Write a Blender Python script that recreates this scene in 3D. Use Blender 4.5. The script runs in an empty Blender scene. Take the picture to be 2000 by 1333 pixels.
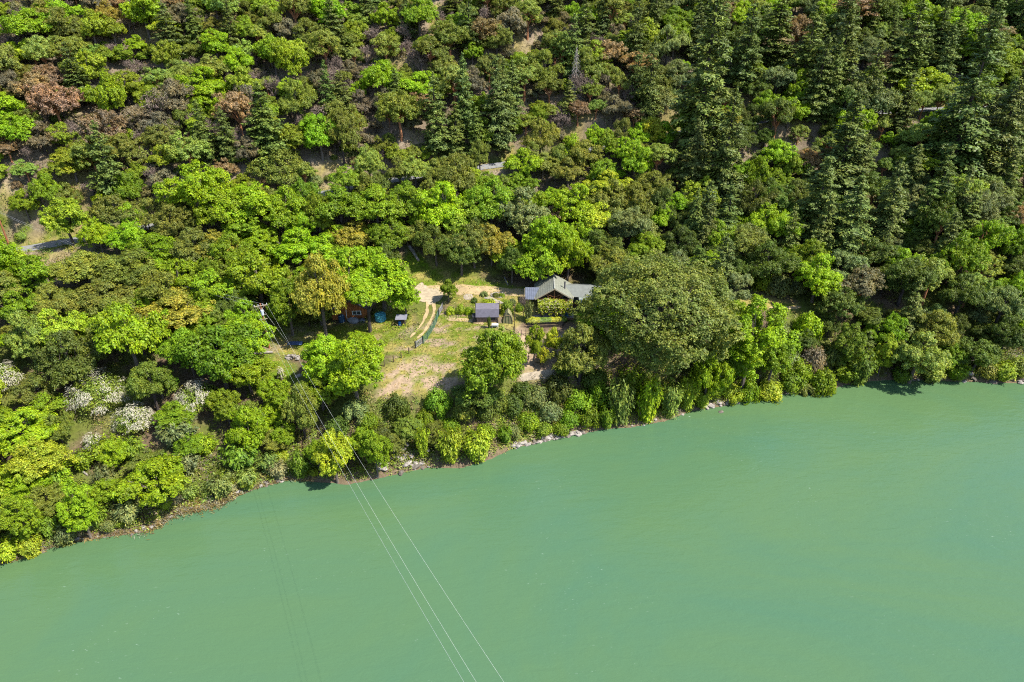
import bpy, bmesh, math, random
import numpy as np
from mathutils import Vector, Matrix

# ------------------------------------------------------------------ camera, sky, sun, exposure
scene = bpy.context.scene
COL = scene.collection
CAM_H, PITCH, FPX = 80.0, math.radians(30), 1330.0
cam_d = bpy.data.cameras.new('camera')
cam = bpy.data.objects.new('camera', cam_d); COL.objects.link(cam)
cam.location = (0, 0, CAM_H); cam.rotation_euler = (math.radians(60), 0, 0)
cam_d.sensor_width = 36.0; cam_d.lens = FPX / 2000 * 36.0
cam_d.clip_start = 0.5; cam_d.clip_end = 6000
scene.camera = cam

SUN_EL = math.radians(55); SUN_AZ = math.radians(112)      # clockwise from +Y
world = bpy.data.worlds.new('World'); scene.world = world; world.use_nodes = True
wn = world.node_tree.nodes; wl = world.node_tree.links; wn.clear()
sky = wn.new('ShaderNodeTexSky'); sky.sky_type = 'NISHITA'; sky.sun_disc = False
sky.sun_elevation = SUN_EL; sky.sun_rotation = SUN_AZ; sky.altitude = 300
sky.air_density = 1.0; sky.dust_density = 0.6
bg = wn.new('ShaderNodeBackground'); bg.inputs[1].default_value = 0.14
wo = wn.new('ShaderNodeOutputWorld')
wl.new(sky.outputs[0], bg.inputs[0]); wl.new(bg.outputs[0], wo.inputs[0])
sun_d = bpy.data.lights.new('sun', 'SUN'); sun_d.energy = 4.8; sun_d.angle = math.radians(0.5)
sun_d.color = (1.0, 0.95, 0.86)
sun = bpy.data.objects.new('sun', sun_d); COL.objects.link(sun); sun.location = (0, 0, 300)
S = Vector((math.cos(SUN_EL) * math.sin(SUN_AZ), math.cos(SUN_EL) * math.cos(SUN_AZ), math.sin(SUN_EL)))
sun.rotation_euler = S.to_track_quat('Z', 'Y').to_euler()
vs = scene.view_settings
vs.view_transform = 'Standard'; vs.look = 'None'; vs.gamma = 1.0; vs.use_curve_mapping = False
vs.exposure = 1.24
scene.cycles.max_bounces = 6; scene.cycles.diffuse_bounces = 3; scene.cycles.transparent_max_bounces = 8
scene.cycles.use_adaptive_sampling = True; scene.cycles.use_denoising = False; scene.cycles.filter_width = 1.1

rng = np.random.default_rng(7)
random.seed(7)

# ------------------------------------------------------------------ small maths helpers
def _hash(ix, iy, seed):
    h = (ix.astype(np.int64) * 374761393 + iy.astype(np.int64) * 668265263 + seed * 1442695041) & 0xffffffff
    h = ((h ^ (h >> 13)) * 1274126177) & 0xffffffff
    return ((h ^ (h >> 16)) & 0xffffff) / float(0xffffff)
def vnoise(x, y, seed=0):
    x = np.asarray(x, float); y = np.asarray(y, float)
    ix = np.floor(x); iy = np.floor(y); fx = x - ix; fy = y - iy
    fx = fx * fx * (3 - 2 * fx); fy = fy * fy * (3 - 2 * fy)
    a = _hash(ix, iy, seed); b = _hash(ix + 1, iy, seed); c = _hash(ix, iy + 1, seed); d = _hash(ix + 1, iy + 1, seed)
    return (a * (1 - fx) + b * fx) * (1 - fy) + (c * (1 - fx) + d * fx) * fy
def fbm(x, y, seed=0, o=4):
    s = 0; a = 0.5
    for k in range(o):
        s = s + a * vnoise(x * 2 ** k, y * 2 ** k, seed + k * 17); a *= 0.5
    return s / (1 - 0.5 ** o)
def sstep(a, b, x):
    t = np.clip((x - a) / (b - a), 0, 1); return t * t * (3 - 2 * t)

CP, SP = math.cos(PITCH), math.sin(PITCH)
def ray(u, v):
    a = (u - 1000) / FPX; b = -(v - 666.5) / FPX
    return np.array([a, CP + b * SP, -SP + b * CP])
def at_z(u, v, z):
    d = ray(u, v); s = (z - CAM_H) / d[2]; return d[0] * s, d[1] * s
def project(x, y, z):
    dep = y * CP - (z - CAM_H) * SP; up = y * SP + (z - CAM_H) * CP
    return 1000 + FPX * x / dep, 666.5 - FPX * up / dep, dep

# ------------------------------------------------------------------ terrain
SHORE_PX = [(0, 1103), (60, 1086), (110, 1066), (200, 1050), (290, 1038), (345, 1002), (430, 984), (500, 955), (560, 938), (610, 940), (680, 946), (740, 934),
            (790, 922), (840, 912), (900, 914), (960, 896), (1000, 876), (1060, 862), (1140, 846), (1180, 838), (1235, 834), (1300, 822), (1350, 802), (1400, 795),
            (1460, 781), (1540, 768), (1612, 763), (1650, 752), (1700, 744), (1760, 742), (1850, 744), (1930, 747), (2000, 748)]
SH = [at_z(u, v, 0.0) for u, v in SHORE_PX]
SHX = np.array([-1500, -400, -170] + [p[0] for p in SH] + [180, 420, 1500])
SHY = np.array([-420, -60, 36] + [p[1] for p in SH] + [132, 190, 420])
def shore_y(x): return np.interp(x, SHX, SHY)

TK = np.array([-60, -12, 0, 1.2, 5, 10, 15, 20, 25, 30, 38, 44, 50, 60, 72, 80, 120, 200, 400, 900.])
PX = np.array([-100, -70, -45, -20, 5, 22, 40, 60, 75, 120.])
PZ = np.array([
    [-6, -2, 0, .5, 1.6, 3.2, 5, 6.5, 8.5, 10.5, 13.5, 16, 18.5, 21.5, 26, 30.5, 54, 104, 210, 300],
    [-6, -2, 0, .5, 1.6, 3.4, 5.2, 7, 8.6, 10, 12.5, 15, 18, 23, 30, 35, 60, 109, 215, 300],
    [-6, -2, 0, .5, 1.8, 4, 6, 7.6, 8.6, 9.6, 11.6, 13.5, 16, 22, 30.5, 36, 61, 111, 218, 300],
    [-6, -2, 0, .9, 4.0, 8.6, 9.8, 10.8, 11.6, 12.3, 13.5, 14.9, 17.3, 23.5, 32, 37, 62, 113, 220, 300],
    [-6, -2, 0, .9, 4.2, 9.2, 10.4, 12.0, 13.6, 14.2, 14.7, 15.8, 18.5, 25.5, 33, 38, 63, 114, 220, 300],
    [-6, -2, 0, .9, 4.6, 9.4, 11.3, 12.6, 13.6, 14.2, 15.2, 17.5, 21, 28, 35.5, 41, 65, 115, 220, 300],
    [-6, -2, 0, .9, 4.6, 9.6, 12.2, 13.0, 13.8, 15, 18.3, 21.5, 25, 31.5, 38, 43, 67, 117, 222, 300],
    [-6, -2, 0, .9, 4.4, 9.0, 11.8, 12.2, 13.4, 16, 20, 23.5, 27, 33, 39.5, 44, 69, 119, 224, 300],
    [-6, -2, 0, .9, 4.4, 8.8, 11.6, 12.4, 14, 17, 21.2, 24.8, 28, 34, 41, 46, 71, 121, 226, 300],
    [-6, -2, 0, .9, 4.0, 8, 11, 13.5, 16, 18.6, 22.8, 26, 29.5, 35.5, 43, 48, 73, 123, 228, 300]])
def profile(t, x):
    xi = np.clip(np.interp(x, PX, np.arange(len(PX))), 0, len(PX) - 1.0001)
    i0 = np.floor(xi).astype(int); f = xi - i0; f = f * f * (3 - 2 * f)
    out = np.zeros_like(t)
    for k in range(len(PX)):
        zk = np.interp(t, TK, PZ[k])
        out += zk * (np.where(i0 == k, 1 - f, 0) + np.where(i0 == k - 1, f, 0))
    return out
ROAD = np.array([(-330, 60, 8), (-170, 117, 17.5), (-113, 134.5, 23), (-100, 138.6, 24.2), (-88, 142.5, 25.2), (-60, 152, 28), (-24, 166, 31.2), (-2, 173.2, 32.1),
                 (10, 176.5, 33), (40, 185, 36.5), (77, 192, 40), (125, 194, 42), (200, 205, 46), (380, 250, 56)], float)
RXS = np.arange(-320, 372, 1.0)
RYS = np.interp(RXS, ROAD[:, 0], ROAD[:, 1]); RZS = np.interp(RXS, ROAD[:, 0], ROAD[:, 2])
kern = np.hanning(21); kern /= kern.sum()
RYS[10:-10] = np.convolve(RYS, kern, 'valid'); RZS[10:-10] = np.convolve(RZS, kern, 'valid')
def height(x, y):
    x = np.atleast_1d(np.asarray(x, float)); y = np.atleast_1d(np.asarray(y, float))
    t = y - shore_y(x)
    z = profile(t, x)
    up = sstep(52, 90, t)
    z = z + up * (7 * (fbm(x / 38, y / 60, 3, 3) - .5) + 1.2 * (fbm(x / 7, y / 7, 5, 2) - .5))
    z = z + sstep(1.0, 6, t) * (1 - sstep(46, 52, t)) * 0.5 * (fbm(x / 5, y / 5, 9, 3) - .5)
    far = np.clip(-142 - t, 0, None)
    z = np.where(t < -142, -6 + np.minimum(far * 1.3, 40) + np.clip(far - 31, 0, 60) * .35 , z)
    # road bench
    ry = np.interp(x, RXS, RYS); rz = np.interp(x, RXS, RZS)
    dd = (y - ry) * .95
    w = 1 - sstep(2.7, 7.5, np.abs(dd))
    z = z * (1 - w) + rz * w
    return z
HX0, HY0, HST = -420.0, 20.0, 0.5
_hx = np.arange(HX0, 420, HST); _hy = np.arange(HY0, 430, HST)
HG = np.concatenate([height(*[a.ravel() for a in np.meshgrid(_hx, _hy[i:i + 100])]) for i in range(0, len(_hy), 100)]).reshape(len(_hy), len(_hx))
def hfast(x, y):
    x = np.asarray(x, float); y = np.asarray(y, float)
    i = np.clip((x - HX0) / HST, 0, len(_hx) - 1.001); j = np.clip((y - HY0) / HST, 0, len(_hy) - 1.001); a = i.astype(int); b = j.astype(int); f = i - a; g = j - b
    return (HG[b, a] * (1 - f) + HG[b, a + 1] * f) * (1 - g) + (HG[b + 1, a] * (1 - f) + HG[b + 1, a + 1] * f) * g
def h1(x, y):
    if y < HY0 + 1 or abs(x) > 415: return float(height(x, y)[0])
    return float(hfast(x, y))

def hit(u, v, off=0.0):
    d = ray(u, v)
    s = np.arange(60, 900, 0.4)
    g = CAM_H + d[2] * s - hfast(d[0] * s, d[1] * s) - off
    k = np.argmax(g < 0)
    if g[k] >= 0: k = len(s) - 1
    s0, s1 = s[max(k - 1, 0)], s[k]; g0, g1 = g[max(k - 1, 0)], g[k]
    ss = s0 + (s1 - s0) * (g0 / (g0 - g1) if g0 != g1 else 0)
    return d[0] * ss, d[1] * ss, CAM_H + d[2] * ss - off
def wpoly(px): return np.array([hit(u, v)[:2] for u, v in px])
def inside(poly, x, y, soft=1.0, wob=1.0, seed=0):
    """soft 0..1 membership of points in a world polygon, with a wobbly edge"""
    x = np.asarray(x, float); y = np.asarray(y, float)
    ins = np.zeros(x.shape, bool); dmin = np.full(x.shape, 1e9)
    n = len(poly)
    for i in range(n):
        x0, y0 = poly[i]; x1, y1 = poly[(i + 1) % n]
        c = ((y0 > y) != (y1 > y)) & (x < (x1 - x0) * (y - y0) / (y1 - y0 + 1e-12) + x0)
        ins ^= c
        L = (x1 - x0) ** 2 + (y1 - y0) ** 2
        tt = np.clip(((x - x0) * (x1 - x0) + (y - y0) * (y1 - y0)) / L, 0, 1)
        dmin = np.minimum(dmin, np.hypot(x - x0 - tt * (x1 - x0), y - y0 - tt * (y1 - y0)))
    sd = np.where(ins, dmin, -dmin) + wob * 2 * (fbm(x / 2.5, y / 2.5, seed + 31, 3) - .5)
    return sstep(-soft, soft, sd)

# ------------------------------------------------------------------ materials
MATS = {}
def newmat(name):
    m = bpy.data.materials.new(name); m.use_nodes = True
    nt = m.node_tree; nt.nodes.clear()
    out = nt.nodes.new('ShaderNodeOutputMaterial'); return m, nt, out
def nd(nt, typ, **kw):
    n = nt.nodes.new(typ)
    for k, v in kw.items(): setattr(n, k, v)
    return n
def simple(name, col, rough=.7, var=.25, scale=3.0, metal=0.0, bump=.0, spec=.3, stretch=(1, 1, 1)):
    if name in MATS: return MATS[name]
    m, nt, out = newmat(name); L = nt.links
    b = nd(nt, 'ShaderNodeBsdfPrincipled'); b.inputs['Roughness'].default_value = rough; b.inputs['Metallic'].default_value = metal
    b.inputs['Specular IOR Level'].default_value = spec
    tc = nd(nt, 'ShaderNodeTexCoord'); mp = nd(nt, 'ShaderNodeMapping'); mp.inputs['Scale'].default_value = stretch
    L.new(tc.outputs['Object'], mp.inputs[0])
    nz = nd(nt, 'ShaderNodeTexNoise'); nz.inputs['Scale'].default_value = scale; nz.inputs['Detail'].default_value = 5
    L.new(mp.outputs[0], nz.inputs['Vector'])
    r = nd(nt, 'ShaderNodeMapRange'); r.inputs[1].default_value = .3; r.inputs[2].default_value = .7
    r.inputs[3].default_value = .85 * (1 - var); r.inputs[4].default_value = .85 * (1 + var)
    L.new(nz.outputs[0], r.inputs[0])
    mx = nd(nt, 'ShaderNodeVectorMath', operation='SCALE'); mx.inputs[0].default_value = col
    L.new(r.outputs[0], mx.inputs['Scale']); L.new(mx.outputs[0], b.inputs['Base Color'])
    if bump:
        bp = nd(nt, 'ShaderNodeBump'); bp.inputs['Strength'].default_value = bump; bp.inputs['Distance'].default_value = .05
        L.new(nz.outputs[0], bp.inputs['Height']); L.new(bp.outputs[0], b.inputs['Normal'])
    L.new(b.outputs[0], out.inputs[0]); MATS[name] = m; return m
def leafmat(name, attr=None, trans=.36, var=.38, warm=.25):
    m, nt, out = newmat(name); L = nt.links
    if attr:
        src = nd(nt, 'ShaderNodeAttribute'); src.attribute_name = attr; csock = src.outputs['Color']
    else:
        src = nd(nt, 'ShaderNodeObjectInfo'); csock = src.outputs['Color']
    geo = nd(nt, 'ShaderNodeNewGeometry')
    r = nd(nt, 'ShaderNodeMapRange'); r.inputs[3].default_value = 1 - var; r.inputs[4].default_value = 1 + var
    L.new(geo.outputs['Random Per Island'], r.inputs[0])
    tc = nd(nt, 'ShaderNodeTexCoord')
    nz = nd(nt, 'ShaderNodeTexNoise'); nz.inputs['Scale'].default_value = .55; nz.inputs['Detail'].default_value = 2
    L.new(tc.outputs['Object'], nz.inputs['Vector'])
    r2 = nd(nt, 'ShaderNodeMapRange'); r2.inputs[1].default_value = .3; r2.inputs[2].default_value = .7; r2.inputs[3].default_value = .75; r2.inputs[4].default_value = 1.25
    L.new(nz.outputs[0], r2.inputs[0])
    mu = nd(nt, 'ShaderNodeMath', operation='MULTIPLY'); L.new(r.outputs[0], mu.inputs[0]); L.new(r2.outputs[0], mu.inputs[1])
    sc = nd(nt, 'ShaderNodeVectorMath', operation='SCALE'); L.new(csock, sc.inputs[0]); L.new(mu.outputs[0], sc.inputs['Scale'])
    # some leaves shift warmer
    wm = nd(nt, 'ShaderNodeVectorMath', operation='MULTIPLY'); L.new(sc.outputs[0], wm.inputs[0]); wm.inputs[1].default_value = (1.2, 1.02, .8)
    fr = nd(nt, 'ShaderNodeMath', operation='FRACT'); m7 = nd(nt, 'ShaderNodeMath', operation='MULTIPLY'); m7.inputs[1].default_value = 7.31
    L.new(geo.outputs['Random Per Island'], m7.inputs[0]); L.new(m7.outputs[0], fr.inputs[0])
    lt = nd(nt, 'ShaderNodeMath', operation='LESS_THAN'); lt.inputs[1].default_value = warm; L.new(fr.outputs[0], lt.inputs[0])
    mix = nd(nt, 'ShaderNodeMix', data_type='VECTOR'); L.new(lt.outputs[0], mix.inputs[0]); L.new(sc.outputs[0], mix.inputs[4]); L.new(wm.outputs[0], mix.inputs[5])
    nh = nd(nt, 'ShaderNodeTexNoise'); nh.inputs['Scale'].default_value = .3; nh.inputs['Detail'].default_value = 3; L.new(tc.outputs['Object'], nh.inputs['Vector'])
    rh = nd(nt, 'ShaderNodeMapRange'); rh.inputs[1].default_value = .35; rh.inputs[2].default_value = .65; L.new(nh.outputs[0], rh.inputs[0])
    hm = nd(nt, 'ShaderNodeMix', data_type='VECTOR'); L.new(rh.outputs[0], hm.inputs[0]); hm.inputs[4].default_value = (.90, .97, 1.08); hm.inputs[5].default_value = (1.14, 1.06, .8)
    hmul = nd(nt, 'ShaderNodeVectorMath', operation='MULTIPLY'); L.new(mix.outputs[1], hmul.inputs[0]); L.new(hm.outputs[1], hmul.inputs[1])
    p = nd(nt, 'ShaderNodeBsdfPrincipled'); p.inputs['Roughness'].default_value = .55; p.inputs['Specular IOR Level'].default_value = .25
    L.new(hmul.outputs[0], p.inputs['Base Color'])
    t = nd(nt, 'ShaderNodeBsdfTranslucent')
    tcx = nd(nt, 'ShaderNodeVectorMath', operation='MULTIPLY'); tcx.inputs[1].default_value = (1.25, 1.3, .7); L.new(hmul.outputs[0], tcx.inputs[0]); L.new(tcx.outputs[0], t.inputs[0])
    ms = nd(nt, 'ShaderNodeMixShader'); ms.inputs[0].default_value = trans
    L.new(p.outputs[0], ms.inputs[1]); L.new(t.outputs[0], ms.inputs[2]); L.new(ms.outputs[0], out.inputs[0])
    return m
M_LEAF = leafmat('leaf'); M_NEEDLE = leafmat('needle', trans=.15, var=.4, warm=.15); M_GREENERY = leafmat('greenery', attr='Col', trans=.28, var=.4)
M_BARK = simple('bark_grey', (.13, .105, .085), .9, .4, 2.5, bump=.4, stretch=(1, 1, .3))
M_BARKD = simple('bark_dark', (.05, .04, .035), .9, .4, 2.5, bump=.4)
M_BARKR = simple('bark_rust', (.30, .13, .06), .7, .35, 1.5)
M_BARKW = simple('bark_pale', (.27, .24, .21), .85, .3, 2.0)
M_TWIG = simple('twig_brown', (.17, .125, .10), .9, .35, 1.0)
M_TWIGW = simple('twig_lichen', (.40, .37, .27), .9, .25, 1.2)

# ------------------------------------------------------------------ mesh builder
class MB:
    def __init__(s): s.v = []; s.f = []
    def add(s, vs, fs):
        o = len(s.v); s.v.extend([tuple(p) for p in vs]); s.f.extend([tuple(i + o for i in f) for f in fs]); return s
    def box(s, c, sz, rz=0.0, rot=None):
        x, y, z = sz[0] / 2, sz[1] / 2, sz[2] / 2
        P = [Vector(p) for p in [(-x, -y, -z), (x, -y, -z), (x, y, -z), (-x, y, -z), (-x, -y, z), (x, -y, z), (x, y, z), (-x, y, z)]]
        R = rot if rot is not None else Matrix.Rotation(rz, 3, 'Z')
        return s.add([R @ p + Vector(c) for p in P], [(0, 3, 2, 1), (4, 5, 6, 7), (0, 1, 5, 4), (1, 2, 6, 5), (2, 3, 7, 6), (3, 0, 4, 7)])
    def beam(s, a, b, w, h):
        a = Vector(a); b = Vector(b); d = b - a
        q = d.to_track_quat('Y', 'Z').to_matrix()
        return s.box((a + b) / 2, (w, d.length, h), rot=q)
    def tube(s, pts, rad, n=6, cap=True):
        pts = [Vector(p) for p in pts]; vs = []; fs = []
        if not hasattr(rad, '__len__'): rad = [rad] * len(pts)
        for i, p in enumerate(pts):
            d = pts[min(i + 1, len(pts) - 1)] - pts[max(i - 1, 0)]
            if d.length < 1e-9: d = Vector((0, 0, 1))
            q = d.to_track_quat('Z', 'Y').to_matrix()
            for k in range(n):
                a = 2 * math.pi * k / n
                vs.append(p + q @ Vector((math.cos(a) * rad[i], math.sin(a) * rad[i], 0)))
        for i in range(len(pts) - 1):
            for k in range(n):
                fs.append((i * n + k, i * n + (k + 1) % n, (i + 1) * n + (k + 1) % n, (i + 1) * n + k))
        if cap:
            fs.append(tuple(range(n - 1, -1, -1))); fs.append(tuple(range((len(pts) - 1) * n, len(pts) * n)))
        return s.add(vs, fs)
    def quad(s, a, b, c, d): return s.add([a, b, c, d], [(0, 1, 2, 3)])
    def slab(s, a, b, c, d, th):
        """thick sheet: corners a b c d (counter-clockwise seen from above), thickness th downwards along the normal"""
        a, b, c, d = map(Vector, (a, b, c, d)); n = (b - a).cross(d - a).normalized() * th
        vs = [a, b, c, d, a - n, b - n, c - n, d - n]
        return s.add(vs, [(0, 1, 2, 3), (7, 6, 5, 4), (0, 4, 5, 1), (1, 5, 6, 2), (2, 6, 7, 3), (3, 7, 4, 0)])
    def mesh(s, name, mat):
        me = bpy.data.meshes.new(name); me.from_pydata(s.v, [], s.f); me.update(); me.materials.append(mat); return me
    def build(s, name, mat, parent=None, loc=None, rz=0.0):
        return link(name, s.mesh(name, mat), parent, loc, rz)
def link(name, me, parent=None, loc=None, rz=0.0):
    o = bpy.data.objects.new(name, me); COL.objects.link(o)
    if parent is not None: o.parent = parent
    if loc is not None: o.location = loc
    if rz: o.rotation_euler = (0, 0, rz)
    return o
def tag(o, label, cat, group=None):
    o['label'] = label; o['category'] = cat
    if group: o['group'] = group
    return o
def thing(name, label, cat, loc, rz=0.0, group=None):
    o = bpy.data.objects.new(name, None); COL.objects.link(o); o.location = loc; o.rotation_euler = (0, 0, rz); o.empty_display_size = .3
    return tag(o, label, cat, group)
def qmesh(name, V, mat, colors=None, smooth=False):
    """mesh from N x 4 x 3 quads, numpy"""
    n = len(V); me = bpy.data.meshes.new(name)
    me.vertices.add(n * 4); me.vertices.foreach_set('co', np.ascontiguousarray(V, np.float32).ravel())
    me.loops.add(n * 4); me.loops.foreach_set('vertex_index', np.arange(n * 4, dtype=np.int32))
    me.polygons.add(n); me.polygons.foreach_set('loop_start', np.arange(0, n * 4, 4, dtype=np.int32))
    me.update(calc_edges=True)
    if colors is not None:
        a = me.color_attributes.new('Col', 'FLOAT_COLOR', 'POINT')
        c = np.ones((n, 4, 4), np.float32); c[:, :, :3] = colors[:, None, :]
        a.data.foreach_set('color', c.ravel())
    me.materials.append(mat); return me
def nrm(a): return a / (np.linalg.norm(a, axis=-1, keepdims=True) + 1e-9)
def leaves(C, N, size, elong=1.5, axis=None):
    """diamond leaf sprays at C with normals N; axis = preferred long direction"""
    n = len(C); R = rng.normal(size=(n, 3)) if axis is None else axis + rng.normal(size=(n, 3)) * .35
    N = nrm(N); T = nrm(R - N * np.sum(R * N, 1, keepdims=True)); B = np.cross(N, T)
    s = (np.asarray(size) * rng.uniform(.65, 1.35, n))[:, None]
    k = rng.uniform(-.15, .25, (n, 1)) * s
    return np.stack([C - T * s * elong / 2, C + B * s / 2 + N * k, C + T * s * elong / 2, C - B * s / 2 + N * k], 1)
def dirs(n, zmin=-1.0):
    z = rng.uniform(zmin, 1, n); a = rng.uniform(0, 2 * math.pi, n); r = np.sqrt(1 - z * z)
    return np.stack([r * np.cos(a), r * np.sin(a), z], 1)

# ------------------------------------------------------------------ plants (unit plants in metres, later scaled)
def limb_pts(a, b, sag, k=4):
    a = np.array(a); b = np.array(b); out = []
    for i in range(k + 1):
        t = i / k; p = a + (b - a) * t; p = p + np.array([0, 0, sag * math.sin(math.pi * t)])
        if 0 < i < k: p = p + rng.normal(size=3) * .12
        out.append(tuple(p))
    return out
def broadleaf(nlobe=10, npuff=15, nleaf=52, a=5.0, b=4.0, zc=5.2, lobe=.46, puff=(.07, .125), leaf=.30, gap=0.0, flat=.75, low=-.35, upbias=.55):
    """returns (crown quads, trunk MB). crown half width a, half height b, centre height zc"""
    lobes = [np.array([rng.normal() * .1, rng.normal() * .1, .55])]
    for i in range(nlobe - 1):
        ang = 2 * math.pi * (i * .618 + rng.uniform(-.06, .06)); zz = rng.uniform(low, .5)
        rr = math.sqrt(max(1 - (zz * 1.1) ** 2, .1)) * rng.uniform(.38, .82)
        lobes.append(np.array([rr * math.cos(ang), rr * math.sin(ang), zz * .8]))
    C = []; N = []; trunk = MB()
    for L in lobes:
        lr = lobe * rng.uniform(.5, 1.2)
        d = dirs(npuff, -.55)
        keep = rng.uniform(size=npuff) > gap; d = d[keep]
        for q in d:
            pc = (L + q * lr * (rng.uniform(.6, 1.05) if rng.uniform() > .08 else rng.uniform(1.05, 1.35)) * np.array([1, 1, .8])) * np.array([a, a, b])
            pr = rng.uniform(*puff) * a
            m = int(nleaf * rng.uniform(.7, 1.3) * (pr / (.1 * min(a, 7.5))) ** 2)
            e = dirs(m, -.6)
            pos = pc + e * pr * np.array([1, 1, flat]) * rng.uniform(.4, 1.3, (m, 1))
            C.append(pos); N.append(e * .75 + q * .35 + np.array([0, 0, upbias]) + rng.normal(size=(m, 3)) * .45)
    C = np.concatenate(C) + np.array([0, 0, zc]); N = np.concatenate(N)
    z0 = zc - b * .45; r0 = .045 * a + .07
    lean = rng.normal(size=2) * .25
    trunk.tube([(0, 0, -.6), (lean[0] * .3, lean[1] * .3, z0 * .5), (lean[0], lean[1], z0)], [r0 * 1.3, r0, r0 * .85], 7)
    for L in lobes:
        e = L * np.array([a, a, b]) * .9 + np.array([0, 0, zc]); p = limb_pts((lean[0], lean[1], z0 - .25), e, .3)
        trunk.tube(p, np.linspace(r0 * .62, r0 * .12, len(p)), 5)
        for j in range(3):
            e2 = e + dirs(1, -.2)[0] * lobe * a * .75
            trunk.tube([p[2], tuple((np.array(p[2]) + e2) / 2 + rng.normal(size=3) * .15), tuple(e2)], [r0 * .25, r0 * .16, r0 * .05], 4)
    return leaves(C, N, leaf), trunk
def conifer(H=20.0, R=3.3, levels=34, seedy=0, sparse=0.0):
    C = []; N = []; A = []; trunk = MB(); SZ = []; shape = rng.uniform(.55, .95)
    trunk.tube([(0, 0, -.8), (rng.normal() * .05, 0, H * .5), (0, 0, H * .985)], [.34, .2, .03], 6)
    for i in range(levels):
        t = (i + rng.uniform(-.6, .6)) / levels; z0_ = H * (.1 + .89 * t)
        L0 = R * (1 - t) ** shape * (1.0 if t > .12 else .75) + .22
        nb = int(9 - 4 * t); off = rng.uniform(0, 6.28)
        for k in range(nb):
            if rng.uniform() < sparse: continue
            z = min(z0_ + rng.normal() * .5, H * .98)
            ang = off + 2 * math.pi * k / nb + rng.normal() * .22; L = L0 * rng.uniform(.5, 1.3)
            droop = -.34 * L * rng.uniform(.3, 1.6) + .15
            dirv = np.array([math.cos(ang), math.sin(ang), 0.]); side = np.array([-math.sin(ang), math.cos(ang), 0.])
            n = max(8, int(42 * L / 2 + 7))
            s = rng.uniform(.12, 1, n) ** .75
            w = (.5 * L * (1.05 - s)) + .14
            sx = rng.uniform(-1, 1, n) * w
            P = np.outer(s * L, dirv) + np.outer(sx, side); P[:, 2] = z + droop * s ** 1.5 + .22 * s - np.abs(sx) * .3 + rng.normal(size=n) * .13
            C.append(P); A.append(dirv * .8 + np.outer(np.sign(sx), side) * .8 + np.array([0, 0, -.35])); SZ.append(np.full(n, .18 + .07 * (1 - t)))
            N.append(np.array([0, 0, 1.]) + dirv * .35 + rng.normal(size=(n, 3)) * .4)
            if L > .7 and k % 2 == 0:
                trunk.tube([(0, 0, z), tuple(dirv * L * .8 + np.array([0, 0, z + droop * .7]))], [.05, .015], 3, False)
    n = 60; zz = rng.uniform(.9, 1.0, n) * H; rr = (H - zz) * .12; aa = rng.uniform(0, 6.28, n)
    C.append(np.stack([rr * np.cos(aa), rr * np.sin(aa), zz], 1)); N.append(dirs(n)); A.append(np.tile([0, 0, 1.], (n, 1))); SZ.append(np.full(n, .25))
    return leaves(np.concatenate(C), np.concatenate(N), np.concatenate(SZ), 2.1, np.concatenate(A)), trunk
def branching(mb, p, d, L, r, depth, spread=.6, up=.15, tips=None):
    d = d / np.linalg.norm(d); q = p + d * L; mid = p + d * L * .5 + rng.normal(size=3) * L * .05
    mb.tube([tuple(p), tuple(mid), tuple(q)], [r, r * .82, r * .62], 4 if depth > 1 else 3, False)
    if depth == 0:
        if tips is not None: tips.append((q, d))
        return
    for k in range(3 if depth > 1 else 3):
        nd_ = d + rng.normal(size=3) * spread + np.array([0, 0, up])
        branching(mb, p + d * L * rng.uniform(.55, 1.0), nd_, L * rng.uniform(.6, .8), r * .58, depth - 1, spread, up, tips)
def bare(H=8.0):
    mb = MB(); tips = []
    for k in range(rng.integers(1, 4)):
        branching(mb, np.array([rng.normal() * .15, rng.normal() * .15, -.4]), np.array([rng.normal() * .3, rng.normal() * .3, 1.]), H * .34, .16, 4, .48, .2, tips)
    C = []; A = []
    for q, d in tips:
        m = 6; C.append(q + rng.normal(size=(m, 3)) * .3); A.append(d + rng.normal(size=(m, 3)) * .6)
    C = np.concatenate(C); A = np.concatenate(A)
    return leaves(C, dirs(len(C)), .09, 7, A), mb
def willow(h=3.5, r=2.0, nst=80, leaf=.14, lean=.55):
    mb = MB(); C = []; N = []; A = []
    for k in range(nst):
        ang = rng.uniform(0, 6.28); b0 = rng.uniform(0, .35) * r; tilt = rng.uniform(.05, 1) ** .8 * lean
        base = np.array([b0 * math.cos(ang), b0 * math.sin(ang), -.2]); L = h * rng.uniform(.6, 1.1)
        out = np.array([math.cos(ang), math.sin(ang), 0]); pts = []
        for i in range(5):
            t = i / 4; pts.append(base + np.array([0, 0, L * t * math.cos(tilt * t)]) + out * (r * 1.1 * tilt * (t ** 1.5)) + rng.normal(size=3) * .05)
        if k % 3 == 0: mb.tube([tuple(p) for p in pts], [.05, .04, .03, .02, .01], 4, False)
        m = 62; t = rng.uniform(.12, 1.0, m); idx = np.minimum((t * 4).astype(int), 3); fr = (t * 4 - idx)[:, None]; P = np.array(pts)
        pos = P[idx] * (1 - fr) + P[idx + 1] * fr + rng.normal(size=(m, 3)) * .17
        C.append(pos); A.append(P[idx + 1] - P[idx] + out * .35 * h + np.array([0, 0, -.25 * h])); N.append(out + np.array([0, 0, .8]) + rng.normal(size=(m, 3)) * .5)
    return leaves(np.concatenate(C), np.concatenate(N), leaf, 2.4, np.concatenate(A)), mb
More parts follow.
